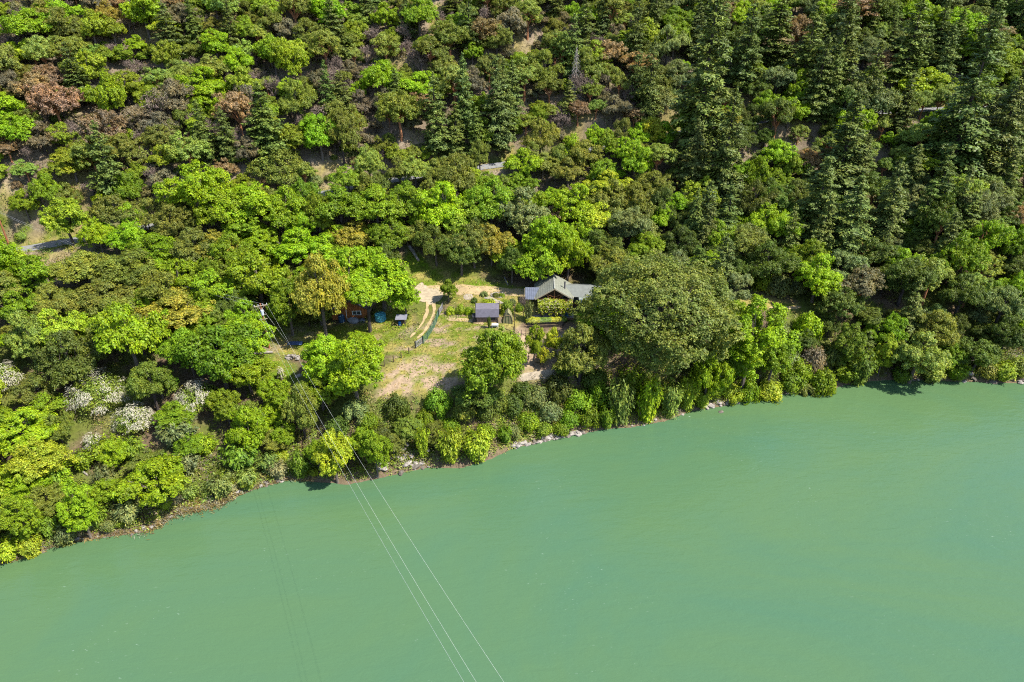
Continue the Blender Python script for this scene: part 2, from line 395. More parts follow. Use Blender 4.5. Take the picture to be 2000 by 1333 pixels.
def mound(n=3800, a=1.6, b=1.2, leaf=.135):
    """round shrub: puffs on a low dome, leafy to the ground"""
    C = []; N = []; mb = MB()
    for d in dirs(34, -.05):
        pc = d * np.array([a, a, b]) * rng.uniform(.62, .9); pr = rng.uniform(.24, .42) * a; m = n // 34
        e = dirs(m, -.7); C.append(pc + e * pr * rng.uniform(.5, 1.05, (m, 1))); N.append(e + d * .4 + np.array([0, 0, .3]) + rng.normal(size=(m, 3)) * .45)
        mb.tube([(0, 0, -.25), tuple(pc * np.array([.5, .5, .6])), tuple(pc)], [.06, .04, .015], 4, False)
    C = np.concatenate(C); C[:, 2] += b * .12
    return leaves(C, np.concatenate(N), leaf), mb

PROTO = {}
def proto(kind, n, fn, leafm, barkm):
    L = []
    for i in range(n):
        q, t = fn(); L.append((qmesh('crown_' + kind, q, leafm), t.mesh('trunk_' + kind, barkm)))
    PROTO[kind] = L
proto('oak', 6, lambda: broadleaf(12, 46, 58, leaf=.19), M_LEAF, M_BARK)
proto('maple', 4, lambda: broadleaf(14, 40, 56, lobe=.40, puff=(.065, .12), leaf=.205, gap=.08, low=-.55), M_LEAF, M_BARK)
proto('madrone', 5, lambda: broadleaf(10, 36, 56, lobe=.44, puff=(.065, .13), leaf=.195, gap=.2, low=-.25), M_LEAF, M_BARKR)
proto('laurel', 4, lambda: broadleaf(14, 50, 54, lobe=.42, puff=(.06, .1), leaf=.17, flat=.9, low=-.6), M_LEAF, M_BARKD)
proto('fir', 8, lambda: conifer(R=rng.uniform(2.9, 4.3), levels=int(rng.integers(26, 38)), sparse=rng.uniform(0, .22)), M_NEEDLE, M_BARKD)
proto('bare', 4, bare, M_TWIG, M_TWIG)
proto('willow', 4, willow, M_LEAF, M_BARK)
proto('shrub', 5, mound, M_LEAF, M_BARK)
proto('alder', 2, lambda: broadleaf(22, 36, 52, a=5, b=9, zc=10.5, lobe=.34, puff=(.07, .13), leaf=.21, gap=.05, low=-.85), M_LEAF, M_BARK)
PROTO['hill_laurel'] = PROTO['laurel']; PROTO['hill_maple'] = PROTO['maple']  # the same laurels and maples again, added under second kind names
def blossom():
    q, mb = willow(3.6, 2.3, 46, .2, .75)
    return q, mb
NOM = {'oak': (5, 4, 5.2), 'maple': (5, 4, 5.2), 'madrone': (5, 4, 5.2), 'laurel': (5, 4, 5.2), 'alder': (5, 9, 10.5), 'hill_laurel': (5, 4, 5.2), 'hill_maple': (5, 4, 5.2)}

COLR = {'B': (.188, .295, .008), 'G': (.138, .218, .009), 'D': (.082, .122, .018), 'O': (.150, .180, .028), 'Y': (.245, .225, .032),
        'S': (.155, .195, .065), 'R': (.22, .155, .080), 'L': (.25, .33, .02), 'F': (.105, .142, .030), 'T': (.27, .25, .13), 'E': (.135, .225, .018), 'M': (.185, .25, .045), 'H': (.178, .25, .016), 'K': (.17, .155, .09)}
CWORD = {'B': 'lime green', 'G': 'mid green', 'D': 'dark green', 'O': 'olive green', 'Y': 'bronze yellow', 'S': 'grey green', 'R': 'rust brown',
         'L': 'yellow green', 'F': 'dark blue-green', 'T': 'straw coloured', 'E': 'emerald green', 'M': 'pale green', 'H': 'fresh green', 'K': 'dull brown-green'}
NAMES = {'hill_laurel': ('hill_laurel_tree', 'compact laurel', 'tree'), 'hill_maple': ('hill_maple_tree', 'leafy buckeye', 'tree'), 'oak': ('oak_tree', 'round-crowned oak', 'tree'), 'maple': ('maple_tree', 'clumpy maple', 'tree'), 'madrone': ('madrone_tree', 'open madrone', 'tree'),
         'laurel': ('laurel_tree', 'dense laurel', 'tree'), 'fir': ('fir_tree', 'conical fir', 'tree'), 'bare': ('bare_tree', 'leafless twiggy tree', 'tree'),
         'willow': ('willow_bush', 'upright willow bush', 'bush'), 'shrub': ('shrub', 'low rounded shrub', 'shrub'), 'alder': ('alder_tree', 'tall column-shaped alder', 'tree')}
PLACED = []   # x, y, radius
def zone(x, y):
    t = y - float(shore_y(x)); ry = float(np.interp(x, RXS, RYS))
    if y > ry:
        far_ = 'high above' if y > ry + 30 else 'just above'
        return far_ + ' the road ' + ('beyond the plain pole' if x < -75 else 'uphill of the barn' if x < -22 else 'uphill of the house' if x < 32 else 'uphill of the giant oak' if x < 75 else 'in the fir wood')
    if t < 9: return 'at the river edge ' + ('below the meadow' if x < -38 else 'below the lawn' if x < 5 else 'below the giant oak' if x < 45 else 'beyond the tall alder')
    if x < -52: return 'in the grove below the road beyond the transformer pole'
    if t > 40: return 'between road and ' + ('barn' if x < -18 else 'house' if x < 25 else 'terrace')
    return 'on the bench beside the ' + ('barn' if x < -22 else 'house and lawn' if x < 22 else 'giant oak')
def sizeword(kind, sx, sz):
    v_ = sz * {'fir': 20, 'bare': 9, 'willow': 3.8, 'shrub': 1.9, 'alder': 19}.get(kind, 9)
    if kind in ('willow', 'shrub'): return 'big' if v_ > 4 else 'small' if v_ < 2.2 else 'middling'
    return 'tall' if v_ > (19 if kind == 'fir' else 10) else 'short' if v_ < (13 if kind == 'fir' else 6.5) else 'middling'
def plant(kind, x, y, sx, sz, col, rz=None, label=None, group=None, tilt=0.0):
    name, word, cat = NAMES[kind]
    sw = sizeword(kind, sx, sz); lab = label or '%s %s %s %s' % (sw, CWORD[col], word, zone(x, y))
    if kind == 'bare' and not label: lab = sw + ' grey-brown leafless twiggy tree ' + zone(x, y)
    o = thing(name, lab, cat, (x, y, h1(x, y) - .05), rz if rz is not None else rng.uniform(0, 6.28), group or (None if label else '%s %s %ss %s' % (sw, CWORD[col], kind, zone(x, y))))
    o.scale = (sx, sx, sz)
    if tilt: o.rotation_euler.x = tilt
    cm, tm = PROTO[kind][rng.integers(len(PROTO[kind]))]
    shr = kind in ('willow', 'shrub')
    c = link('foliage' if shr else ('sprays' if kind == 'bare' else 'crown'), cm, o); t = link('stems' if shr else 'trunk', tm, o)
    base = np.array(COLR[col]) * rng.uniform(.82, 1.18) * (1 + rng.normal(size=3) * np.array([.055, .04, .10]))
    c.color = (*np.clip(base, .003, .8), 1)
    PLACED.append((x, y, 5 * sx if kind not in ('fir', 'bare', 'willow', 'shrub') else (3.1 * sx if kind == 'fir' else 2 * sx)))
    return o
def plant_px(kind, u, v, w, h, col, label=None, group=None):
    """stand a plant on the hill so that its crown is centred where the photograph shows it"""
    dl = -math.atan2(ray(u, v)[2], ray(u, v)[1]); hc = 5.0
    for _ in range(4):
        x, y, z = hit(u, v, hc); dep = project(x, y, z + hc)[2]; a = w / 2 * dep / FPX; hh = h / 2 * dep / FPX
        cd, sd = math.cos(dl), math.sin(dl)
        if kind == 'fir': H = 2 * hh / cd; hc = H * .47
        elif kind in ('willow', 'shrub'): b = math.sqrt(max(hh ** 2 - (a * sd) ** 2, (.55 * a) ** 2)) / cd; hc = b * .75
        elif kind == 'bare': H = 2 * hh / cd; hc = H * .5
        else:
            b = math.sqrt(max(hh ** 2 - (a * sd) ** 2, (.55 * a) ** 2)) / cd; hc = b * NOM[kind][2] / NOM[kind][1]
    if kind == 'fir': s = (a / 3.1, H / 20)
    elif kind == 'willow': s = (a / 2.1, 2 * b / 3.8)
    elif kind == 'shrub': s = (a / 1.75, 2 * b / 1.9)
    elif kind == 'bare': s = (a / 3.2, H / 9)
    else: s = (a / 5.2, b / (NOM[kind][1] * 1.02))
    return plant(kind, x, y, s[0], s[1], col, label=label, group=group)

# ------------------------------------------------------------------ ground, river, road
P_LAWN = wpoly([(760, 705), (800, 668), (828, 640), (858, 604), (935, 606), (985, 640), (1008, 655), (1010, 735), (880, 752), (800, 745)])
P_DRY = wpoly([(735, 780), (752, 715), (830, 698), (895, 715), (905, 745), (862, 775), (800, 770)])
P_MEAD = wpoly([(492, 685), (560, 700), (585, 720), (575, 748), (500, 750), (485, 720)])
P_YARD = wpoly([(735, 580), (770, 575), (795, 605), (812, 640), (780, 690), (730, 700), (640, 690), (560, 700), (505, 680), (500, 640), (640, 640), (740, 630)])
P_BACK = wpoly([(790, 480), (830, 500), (930, 545), (1040, 560), (1035, 575), (960, 566), (830, 564), (795, 545)])
P_GARD = wpoly([(1000, 618), (1030, 650), (1120, 640), (1180, 680), (1200, 735), (1110, 745), (1012, 745)])
P_FRONT = wpoly([(880, 575), (1045, 568), (1050, 610), (1000, 640), (930, 600), (870, 598)])
P_TERR = wpoly([(1420, 575), (1500, 578), (1568, 590), (1572, 606), (1500, 606), (1430, 600)])
P_ROADL = wpoly([(-60, 400), (60, 400), (180, 462), (190, 480), (40, 500), (-60, 500)])
P_TRAIL = wpoly([(95, 580), (108, 535), (140, 500), (150, 503), (118, 545), (108, 590)])
BARE_PX = [[(218, 252), (245, 242), (252, 272), (226, 292)], [(820, 12), (870, 10), (895, 28), (858, 42), (850, 70), (840, 50)], [(800, 122), (830, 122), (822, 142), (795, 158)],
           [(1024, 105), (1042, 98), (1046, 160), (1032, 168)], [(965, 305), (1000, 290), (1015, 305), (985, 318)], [(5, 350), (35, 345), (50, 395), (5, 410)],
           [(95, 325), (112, 308), (114, 340), (97, 350)], [(345, 295), (370, 288), (362, 322), (348, 320)], [(605, 315), (640, 322), (670, 312), (675, 330), (612, 338)]]
P_BARE = [wpoly(p) for p in BARE_PX]
def ground_col(x, y):
    t = y - shore_y(x)
    n1 = fbm(x / 6, y / 6, 41); n2 = fbm(x / 1.6, y / 1.6, 43, 3); n3 = fbm(x / 14, y / 14, 47)
    lit = np.array([.14, .11, .075]); tan = np.array([.25, .195, .135]); straw = np.array([.27, .225, .065]); grass = np.array([.125, .165, .014])
    dirt = np.array([.31, .225, .145]); brown = np.array([.13, .09, .055]); lush = np.array([.105, .17, .010])
    def mx(a, b, w): return a * (1 - w[:, None]) + b * w[:, None]
    c = mx(np.tile(lit, (len(x), 1)), np.tile(tan, (len(x), 1)), sstep(.42, .62, n1 * .6 + n2 * .4))
    c = mx(c, np.tile(straw, (len(x), 1)), .6 * sstep(.55, .7, n3))
    low = 1 - sstep(44, 60, t); c = mx(c, mx(np.tile(brown, (len(x), 1)), np.tile(grass * .75, (len(x), 1)), sstep(.4, .6, n1)), low * .85)
    def zone_(p, col, amt=1.0, soft=1.2, wob=1.5):
        nonlocal c
        if (len(p)): c = mx(c, col, amt * inside(p, x, y, soft, wob))
    gs = mx(np.tile(grass, (len(x), 1)), np.tile(straw, (len(x), 1)), sstep(.44, .68, n2 * .7 + n1 * .3))
    gd = mx(gs, np.tile(dirt, (len(x), 1)), sstep(.56, .68, fbm(x / 3, y / 1.5, 51)))
    ds = mx(np.tile(dirt * 1.12, (len(x), 1)), gs, sstep(.5, .64, n2))
    ls = mx(np.tile(lush, (len(x), 1)), gs, sstep(.5, .7, n1))
    zone_(P_YARD, mx(gs, np.tile(tan, (len(x), 1)), sstep(.5, .65, n1))); zone_(P_BACK, mx(ls, gs, sstep(.4, .6, n2))); zone_(P_LAWN, gd); zone_(P_DRY, ds); zone_(P_MEAD, ls)
    zone_(P_GARD, mx(np.tile(dirt, (len(x), 1)), gs, .5 * sstep(.5, .65, n2))); zone_(P_FRONT, mx(gs, np.tile(straw, (len(x), 1)), sstep(.3, .5, n2)))
    zone_(P_TERR, mx(np.tile(straw * 1.05, (len(x), 1)), np.tile(lush, (len(x), 1)), sstep(.5, .6, n1))); zone_(P_ROADL, mx(ls, np.tile(tan, (len(x), 1)), sstep(.45, .6, n2))); zone_(P_TRAIL, np.tile(tan, (len(x), 1)))
    for p in P_BARE: zone_(p, mx(np.tile(tan * 1.08, (len(x), 1)), np.tile(straw, (len(x), 1)), sstep(.45, .6, n1)))
    ry = np.interp(x, RXS, RYS); c = mx(c, mx(ls, np.tile(straw, (len(x), 1)), sstep(.4, .6, n2)), .8 * (1 - sstep(3, 5.5, np.abs(y - ry))))
    wet = 1 - sstep(.2, 1.6, t); c = mx(c, np.tile(np.array([.16, .12, .075]), (len(x), 1)), wet * .9)
    return c
def axis_(parts):
    return np.unique(np.concatenate([np.arange(a, b, s) for a, b, s in parts]).round(4))
gx = axis_([(-1500, -300, 60), (-300, -130, 5), (-130, -62, 1.2), (-62, 75, .62), (75, 150, 1.2), (150, 300, 5), (300, 1501, 60)])
gy = axis_([(-900, -150, 40), (-150, 40, 8), (40, 66, 2), (66, 150, .62), (150, 240, 1.1), (240, 300, 3), (300, 500, 10), (500, 1300, 40)])
GX, GY = np.meshgrid(gx, gy); fx_, fy_ = GX.ravel(), GY.ravel()
fz = height(fx_, fy_)
me = bpy.data.meshes.new('hillside')
nx, ny = len(gx), len(gy)
idx = np.arange(nx * ny).reshape(ny, nx)
Q = np.stack([idx[:-1, :-1], idx[:-1, 1:], idx[1:, 1:], idx[1:, :-1]], -1).reshape(-1, 4)
me.vertices.add(nx * ny); me.vertices.foreach_set('co', np.stack([fx_, fy_, fz], 1).astype(np.float32).ravel())
me.loops.add(len(Q) * 4); me.loops.foreach_set('vertex_index', Q.astype(np.int32).ravel())
me.polygons.add(len(Q)); me.polygons.foreach_set('loop_start', np.arange(0, len(Q) * 4, 4, dtype=np.int32)); me.update(calc_edges=True)
me.polygons.foreach_set('use_smooth', np.ones(len(Q), bool))
ca = me.color_attributes.new('Col', 'FLOAT_COLOR', 'POINT'); cc = np.ones((nx * ny, 4), np.float32); cc[:, :3] = ground_col(fx_, fy_); ca.data.foreach_set('color', cc.ravel())
m, nt, out = newmat('ground'); Lk = nt.links
at = nd(nt, 'ShaderNodeAttribute'); at.attribute_name = 'Col'; tc = nd(nt, 'ShaderNodeTexCoord')
nz = nd(nt, 'ShaderNodeTexNoise'); nz.inputs['Scale'].default_value = 1.7; nz.inputs['Detail'].default_value = 8; nz.inputs['Roughness'].default_value = .7; Lk.new(tc.outputs['Object'], nz.inputs['Vector'])
mr = nd(nt, 'ShaderNodeMapRange'); mr.inputs[1].default_value = .3; mr.inputs[2].default_value = .7; mr.inputs[3].default_value = .42; mr.inputs[4].default_value = 1.0; Lk.new(nz.outputs[0], mr.inputs[0])
scl = nd(nt, 'ShaderNodeVectorMath', operation='SCALE'); Lk.new(at.outputs['Color'], scl.inputs[0]); Lk.new(mr.outputs[0], scl.inputs['Scale'])
pb = nd(nt, 'ShaderNodeBsdfPrincipled'); pb.inputs['Roughness'].default_value = .95; pb.inputs['Specular IOR Level'].default_value = .1; Lk.new(scl.outputs[0], pb.inputs['Base Color'])
bp = nd(nt, 'ShaderNodeBump'); bp.inputs['Strength'].default_value = .6; bp.inputs['Distance'].default_value = .25; Lk.new(nz.outputs[0], bp.inputs['Height']); Lk.new(bp.outputs[0], pb.inputs['Normal'])
Lk.new(pb.outputs[0], out.inputs[0]); me.materials.append(m)
hill = link('hillside_terrain', me); hill['kind'] = 'structure'; hill['label'] = 'steep forested hillside with a grassy bench above the river'

# river
m, nt, out = newmat('river_water'); Lk = nt.links
tc = nd(nt, 'ShaderNodeTexCoord')
def mapped(scale, rz=.3):
    mp = nd(nt, 'ShaderNodeMapping'); mp.inputs['Scale'].default_value = scale; mp.inputs['Rotation'].default_value = (0, 0, -rz); Lk.new(tc.outputs['Object'], mp.inputs[0]); return mp
def noise(mp, sc, det=3, rough=.5, dist=0.0):
    n = nd(nt, 'ShaderNodeTexNoise'); n.inputs['Scale'].default_value = sc; n.inputs['Detail'].default_value = det; n.inputs['Roughness'].default_value = rough; n.inputs['Distortion'].default_value = dist
    Lk.new(mp.outputs[0], n.inputs['Vector']); return n
n1 = noise(mapped((.6, 1.3, 1)), .022, 5, .6, 1.2)
cr = nd(nt, 'ShaderNodeValToRGB'); cr.color_ramp.elements[0].position = .36; cr.color_ramp.elements[0].color = (.050, .109, .058, 1)  # teal end of the random drift puts sky reflection into the colour
cr.color_ramp.elements[1].position = .62; cr.color_ramp.elements[1].color = (.063, .116, .047, 1); Lk.new(n1.outputs[0], cr.inputs[0])
n4 = noise(mapped((.4, 1.0, 1)), 2.6, 5, .65)       # flecks of foam
n5 = noise(mapped((1, 1, 1)), .05, 2)
gt = nd(nt, 'ShaderNodeMapRange'); gt.inputs[1].default_value = .64; gt.inputs[2].default_value = .74; Lk.new(n4.outputs[0], gt.inputs[0])
g5 = nd(nt, 'ShaderNodeMapRange'); g5.inputs[1].default_value = .5; g5.inputs[2].default_value = .65; Lk.new(n5.outputs[0], g5.inputs[0])
fm = nd(nt, 'ShaderNodeMath', operation='MULTIPLY'); Lk.new(gt.outputs[0], fm.inputs[0]); Lk.new(g5.outputs[0], fm.inputs[1])
fm2 = nd(nt, 'ShaderNodeMath', operation='MULTIPLY'); fm2.inputs[1].default_value = .5; Lk.new(fm.outputs[0], fm2.inputs[0])
mc = nd(nt, 'ShaderNodeMix', data_type='RGBA'); Lk.new(fm2.outputs[0], mc.inputs[0]); Lk.new(cr.outputs[0], mc.inputs[6]); mc.inputs[7].default_value = (.34, .42, .36, 1)
pb = nd(nt, 'ShaderNodeBsdfPrincipled'); pb.inputs['Roughness'].default_value = .06; pb.inputs['IOR'].default_value = 1.33; Lk.new(mc.outputs[2], pb.inputs['Base Color'])
w1 = noise(mapped((.55, 1.5, 1)), .55, 5, .6, .4); w2 = noise(mapped((.7, 1.4, 1), .1), 2.6, 3, .6)
ad = nd(nt, 'ShaderNodeMath', operation='MULTIPLY_ADD'); ad.inputs[1].default_value = .25; Lk.new(w2.outputs[0], ad.inputs[0]); Lk.new(w1.outputs[0], ad.inputs[2])
bp = nd(nt, 'ShaderNodeBump'); bp.inputs['Strength'].default_value = .34; bp.inputs['Distance'].default_value = .35; Lk.new(ad.outputs[0], bp.inputs['Height']); Lk.new(bp.outputs[0], pb.inputs['Normal'])
Lk.new(pb.outputs[0], out.inputs[0])
wm_ = MB(); wm_.quad((-1500, -900, 0), (1500, -900, 0), (1500, 700, 0), (-1500, 700, 0))
riv = wm_.build('river_water', m); riv['kind'] = 'structure'; riv['label'] = 'wide calm milky green river'

# draped strips (road, drive, tracks)
M_ASPH = simple('asphalt_worn', (.2, .2, .2), .85, .15, 1.2); M_DIRT = simple('drive_dirt', (.33, .245, .125), .95, .22, 1.0, bump=.4)
M_GRAVEL = simple('gravel_pale', (.29, .24, .175), .95, .25, 2.0, bump=.4); M_WLINE = simple('road_paint', (.75, .73, .66), .8, .15, 2)
def strip(name, pts, width, mat, off=.05, step=.6, wob=.25, label=None, seed=0, cols=5, taper=1.4):
    pts = np.array(pts, float); d = np.r_[0, np.cumsum(np.hypot(*np.diff(pts[:, :2], axis=0).T))]
    s = np.arange(0, d[-1], step); X = np.interp(s, d, pts[:, 0]); Y = np.interp(s, d, pts[:, 1])
    k = min(9, len(s) // 2 * 2 - 1)
    if k >= 3:
        kk = np.hanning(k + 2)[1:-1]; kk /= kk.sum(); X = np.convolve(np.pad(X, k // 2, 'edge'), kk, 'valid'); Y = np.convolve(np.pad(Y, k // 2, 'edge'), kk, 'valid')
    tx, ty = np.gradient(X), np.gradient(Y); L = np.hypot(tx, ty) + 1e-9; nxx, nyy = -ty / L, tx / L
    wl = width / 2 * (1 + wob * 2 * (fbm(s / 1.7, s * 0 + 3, seed) - .5)); wr = width / 2 * (1 + wob * 2 * (fbm(s / 1.7, s * 0 + 9, seed + 5) - .5))
    if taper: tp_ = np.sqrt(np.clip(np.minimum(s, s[-1] - s) / min(taper, s[-1] / 2), .02, 1)); wl = wl * tp_; wr = wr * tp_
    V = []; F = []
    for i in range(len(s)):
        for c in range(cols):
            f = c / (cols - 1); o = -wr[i] + (wl[i] + wr[i]) * f; x, y = X[i] + nxx[i] * o, Y[i] + nyy[i] * o; V.append((x, y))
    V = np.array(V); Z = height(V[:, 0], V[:, 1]) + off
    for i in range(len(s) - 1):
        for c in range(cols - 1): a = i * cols + c; F.append((a, a + 1, a + cols + 1, a + cols))
    mb = MB(); mb.v = [tuple(p) for p in np.c_[V, Z]]; mb.f = F
    o = mb.build(name, mat); o['kind'] = 'structure'
    if label: o['label'] = label
    return o
rp = np.c_[RXS, RYS][120:560]
strip('road', rp, 4.6, M_ASPH, .05, 1.0, .04, 'narrow paved mountain road cut into the slope', taper=0)
def pxpath(px): return [hit(u, v)[:2] for u, v in px]
strip('dirt_driveway', pxpath([(1052, 573), (1000, 571), (940, 569), (890, 567), (850, 567), (822, 570)]), 3.3, M_DIRT, .06, .5, .25, 'tan dirt driveway running to the house', 3)
strip('gravel_turnaround', pxpath([(806, 566), (832, 574), (866, 582)]), 4.6, simple('gravel_tan', (.31, .25, .165), .95, .25, 1.5, bump=.4), .09, .3, .7, 'pale gravel turnaround at the drive end', 8)
strip('wheel_track', pxpath([(832, 582), (835, 596), (834, 612), (826, 630), (815, 645), (800, 662)]), .62, M_DIRT, .08, .3, .9, None, 11)
strip('wheel_track', pxpath([(842, 582), (848, 596), (848, 612), (842, 630), (829, 648), (812, 664)]), .62, M_DIRT, .08, .3, .9, None, 15)
strip('garden_path', pxpath([(1024, 655), (1024, 690), (1022, 722)]), 1.7, simple('path_soil', (.32, .23, .15), .95, .2, 2, bump=.4), .06, .4, .2, 'tan soil path between garden fences', 19)
strip('garden_path', pxpath([(868, 624), (900, 625), (930, 629), (948, 636)]), 1.0, M_DIRT, .06, .4, .5, None, 23)
strip('stone_path', pxpath([(951, 579), (962, 586), (974, 591), (986, 594)]), 1.1, M_GRAVEL, .08, .3, .2, None, 29)
strip('gravel_patch', pxpath([(905, 577), (915, 581), (926, 586)]), 2.2, M_GRAVEL, .08, .3, .4, None, 33)
strip('dirt_driveway', pxpath([(1500, 603), (1530, 602), (1570, 600)]), 1.3, M_DIRT, .07, .4, .4, None, 37)
strip('footpath', pxpath([(1012, 740), (1050, 732), (1110, 726), (1160, 712)]), 1.2, M_GRAVEL, .07, .4, .4, None, 39)

# ------------------------------------------------------------------ house
M_SHING = simple('roof_shingle_greygreen', (.185, .19, .15), .95, .2, 2.2, bump=.3, spec=.08); M_TRIM = simple('fascia_pale', (.36, .31, .22), .7, .12, 2)
M_SEAM = simple('roof_metal_blue', (.115, .13, .17), .95, .15, 1.5, spec=.05); M_LOG = simple('wood_redbrown', (.20, .085, .035), .75, .3, 2.0, stretch=(1, 1, .25))
M_WALLD = simple('wall_brown', (.19, .11, .06), .8, .25, 2.0, stretch=(1, 1, .3)); M_GLASS = simple('window_glass', (.03, .04, .05), .08, .1, 1, spec=.8)
M_DECK = simple('deck_wood_grey', (.23, .20, .175), .8, .2, 2.0, stretch=(.4, 3, 1)); M_DARK = simple('dark_iron', (.03, .03, .032), .6, .2, 3); M_WHITE = simple('white_paint', (.55, .55, .53), .6, .08, 2)
hx, hy, _ = hit(1082, 612); hz = h1(hx, hy) + .15
house = thing('house', 'cabin house with grey-green gable roof and blue metal side roof beside giant oak', 'house', (hx, hy, hz), math.radians(-1.5))
Y0, DEP = 1.4, 7.2                       # front wall y, depth
def part(mb, name, mat, parent=house): return mb.build(name, mat, parent)
# foundation and walls
part(MB().box((0, Y0 + DEP / 2 + .4, -.35), (7.4, DEP + .6, .7)), 'foundation', simple('concrete', (.35, .33, .30), .9, .15, 2))
HW, EV, AP = 4.05, 2.65, 5.15
wl_ = MB()
wl_.box((-3.2, Y0 + 3.9, 1.35), (.18, 6.0, 2.6)); wl_.box((3.2, Y0 + 3.9, 1.35), (.18, 6.0, 2.6)); wl_.box((0, Y0 + 6.8, 1.35), (6.3, .18, 2.6)); wl_.box((0, Y0 + 2.4, 1.35), (6.2, .18, 2.6))
for yy in (Y0 + 2.4, Y0 + 6.8): wl_.add([(-3.2, yy, 2.65), (3.2, yy, 2.65), (0, yy, 4.75), (-3.2, yy + .15, 2.65), (3.2, yy + .15, 2.65), (0, yy + .15, 4.75)], [(0, 1, 2), (5, 4, 3), (0, 3, 4, 1), (1, 4, 5, 2), (2, 5, 3, 0)])
part(wl_, 'wall', M_WALLD)
for sx in (-1, 1):
    rf = MB()
    if sx < 0: rf.slab((-HW, Y0 - .5, EV), (0, Y0 - .5, AP), (0, Y0 + DEP, AP), (-HW, Y0 + DEP, EV), .14)
    else: rf.slab((0, Y0 - .5, AP), (HW, Y0 - .5, EV), (HW, Y0 + DEP, EV), (0, Y0 + DEP, AP), .14)
    r = part(rf, 'roof', M_SHING)
    # shingle courses, slightly proud
    sh = MB(); n = 9
    for i in range(1, n):
        f = i / n; xx = sx * HW * (1 - f); zz = EV + (AP - EV) * f
        sh.beam((xx, Y0 - .48, zz + .012), (xx, Y0 + DEP - .02, zz + .012), .06, .03)
    part(sh, 'shingle_courses', M_SHING, r)
    fb = MB().beam((sx * HW, Y0 - .54, EV - .12), (0, Y0 - .54, AP - .12), .07, .26); part(fb, 'fascia', M_TRIM)
    part(MB().beam((sx * (HW + .03), Y0 - .5, EV - .10), (sx * (HW + .03), Y0 + DEP, EV - .10), .08, .16), 'gutter', M_TRIM)
part(MB().beam((0, Y0 - .52, AP + .03), (0, Y0 + DEP, AP + .03), .26, .07), 'ridge_cap', simple('ridge_grey', (.25, .25, .21), .8, .15, 2))
# porch truss under the gable
part(MB().box((0, Y0 - .2, 3.55), (.2, .2, 2.7)), 'king_post', M_LOG); part(MB().box((0, Y0 - .2, 2.5), (6.9, .2, .24)), 'tie_beam', M_LOG)
for sx in (-1, 1):
    part(MB().beam((0, Y0 - .2, 3.0), (sx * 1.9, Y0 - .2, 3.75), .12, .14), 'brace', M_LOG); part(MB().beam((sx * .9, Y0 - .2, 2.6), (sx * 1.9, Y0 - .2, 3.7), .1, .12), 'brace', M_LOG)
    part(MB().box((sx * 3.35, Y0 - .2, 1.2), (.24, .24, 2.5)), 'porch_post', M_LOG)
part(MB().box((1.1, Y0 + 2.28, 1.05), (.95, .08, 2.05)), 'door', simple('door_red', (.28, .09, .04), .6, .2, 2))
for xx in (-1.6, 2.4):
    w_ = part(MB().box((xx, Y0 + 2.28, 1.5), (1.15, .07, 1.1)), 'window', M_TRIM); part(MB().box((xx, Y0 + 2.23, 1.5), (.95, .05, .9)), 'pane', M_GLASS, w_)
# left standing-seam metal roof
lr = part(MB().slab((-6.1, Y0 - .3, 2.45), (-3.1, Y0 - .3, 2.45), (-3.1, Y0 + 3.9, 3.25), (-6.1, Y0 + 3.9, 3.25), .1), 'side_roof', M_SEAM); lr['label'] = 'blue-grey standing seam metal side roof'
for i in range(8):
    xx = -6.05 + i * .42; part(MB().beam((xx, Y0 - .3, 2.48), (xx, Y0 + 3.88, 3.28), .05, .08), 'seam', M_SEAM, lr)
part(MB().box((-6.2, Y0 + .8, 1.9), (.14, .14, 5.0)), 'mast_post', M_TRIM)
for yy in (Y0 - .1, Y0 + 3.7): part(MB().box((-5.95, yy, 1.2), (.16, .16, 2.5)), 'carport_post', M_LOG)
part(MB().box((-4.9, Y0 + 3.9, 1.45), (2.4, .14, 2.9)), 'side_wall', M_WALLD)
# right wing
part(MB().box((6.6, Y0 + 4.1, 1.3), (6.6, 4.6, 2.6)), 'wing_wall', M_WALLD)
rw = part(MB().slab((3.3, Y0 + .9, 2.55), (10.6, Y0 + .9, 2.55), (10.6, Y0 + 4.1, 3.75), (2.4, Y0 + 4.1, 3.75), .12), 'wing_roof', simple('roof_pale_grey', (.16, .17, .155), .95, .12, 1.5, spec=.05))
part(MB().slab((2.4, Y0 + 4.11, 3.75), (10.6, Y0 + 4.11, 3.75), (10.6, Y0 + 7.1, 2.7), (3.3, Y0 + 7.1, 2.7), .12), 'wing_roof', MATS['roof_pale_grey'])
part(MB().slab((5.2, Y0 - 1.2, 2.25), (10.8, Y0 - 1.2, 2.25), (10.8, Y0 + .95, 2.5), (5.2, Y0 + .95, 2.5), .08), 'porch_roof', simple('roof_pale_blue', (.19, .215, .19), .95, .12, 1.5))
for xx in (5.4, 8, 10.6): part(MB().box((xx, Y0 - 1.1, 1.1), (.14, .14, 2.3)), 'porch_post', M_LOG)
for i in range(3):
    w_ = part(MB().box((4.6 + i * 1.9, Y0 + 1.77, 1.5), (1.0, .08, 1.0)), 'window', M_TRIM); part(MB().box((4.6 + i * 1.9, Y0 + 1.71, 1.5), (.82, .06, .82)), 'pane', M_GLASS, w_)
ch = part(MB().tube([(2.25, Y0 + 2.4, 3.6), (2.25, Y0 + 2.4, 5.2)], .16, 8), 'stove_pipe', simple('pipe_dark', (.10, .09, .11), .5, .1, 2)); part(MB().tube([(2.25, Y0 + 2.4, 5.2), (2.25, Y0 + 2.4, 5.26), (2.25, Y0 + 2.4, 5.42)], [.16, .3, .04], 8), 'rain_cap', M_DARK, ch)
def rel(x, y):
    c, s_ = math.cos(math.radians(-1.5)), math.sin(math.radians(-1.5)); return hx + x * c - y * s_, hy + x * s_ + y * c
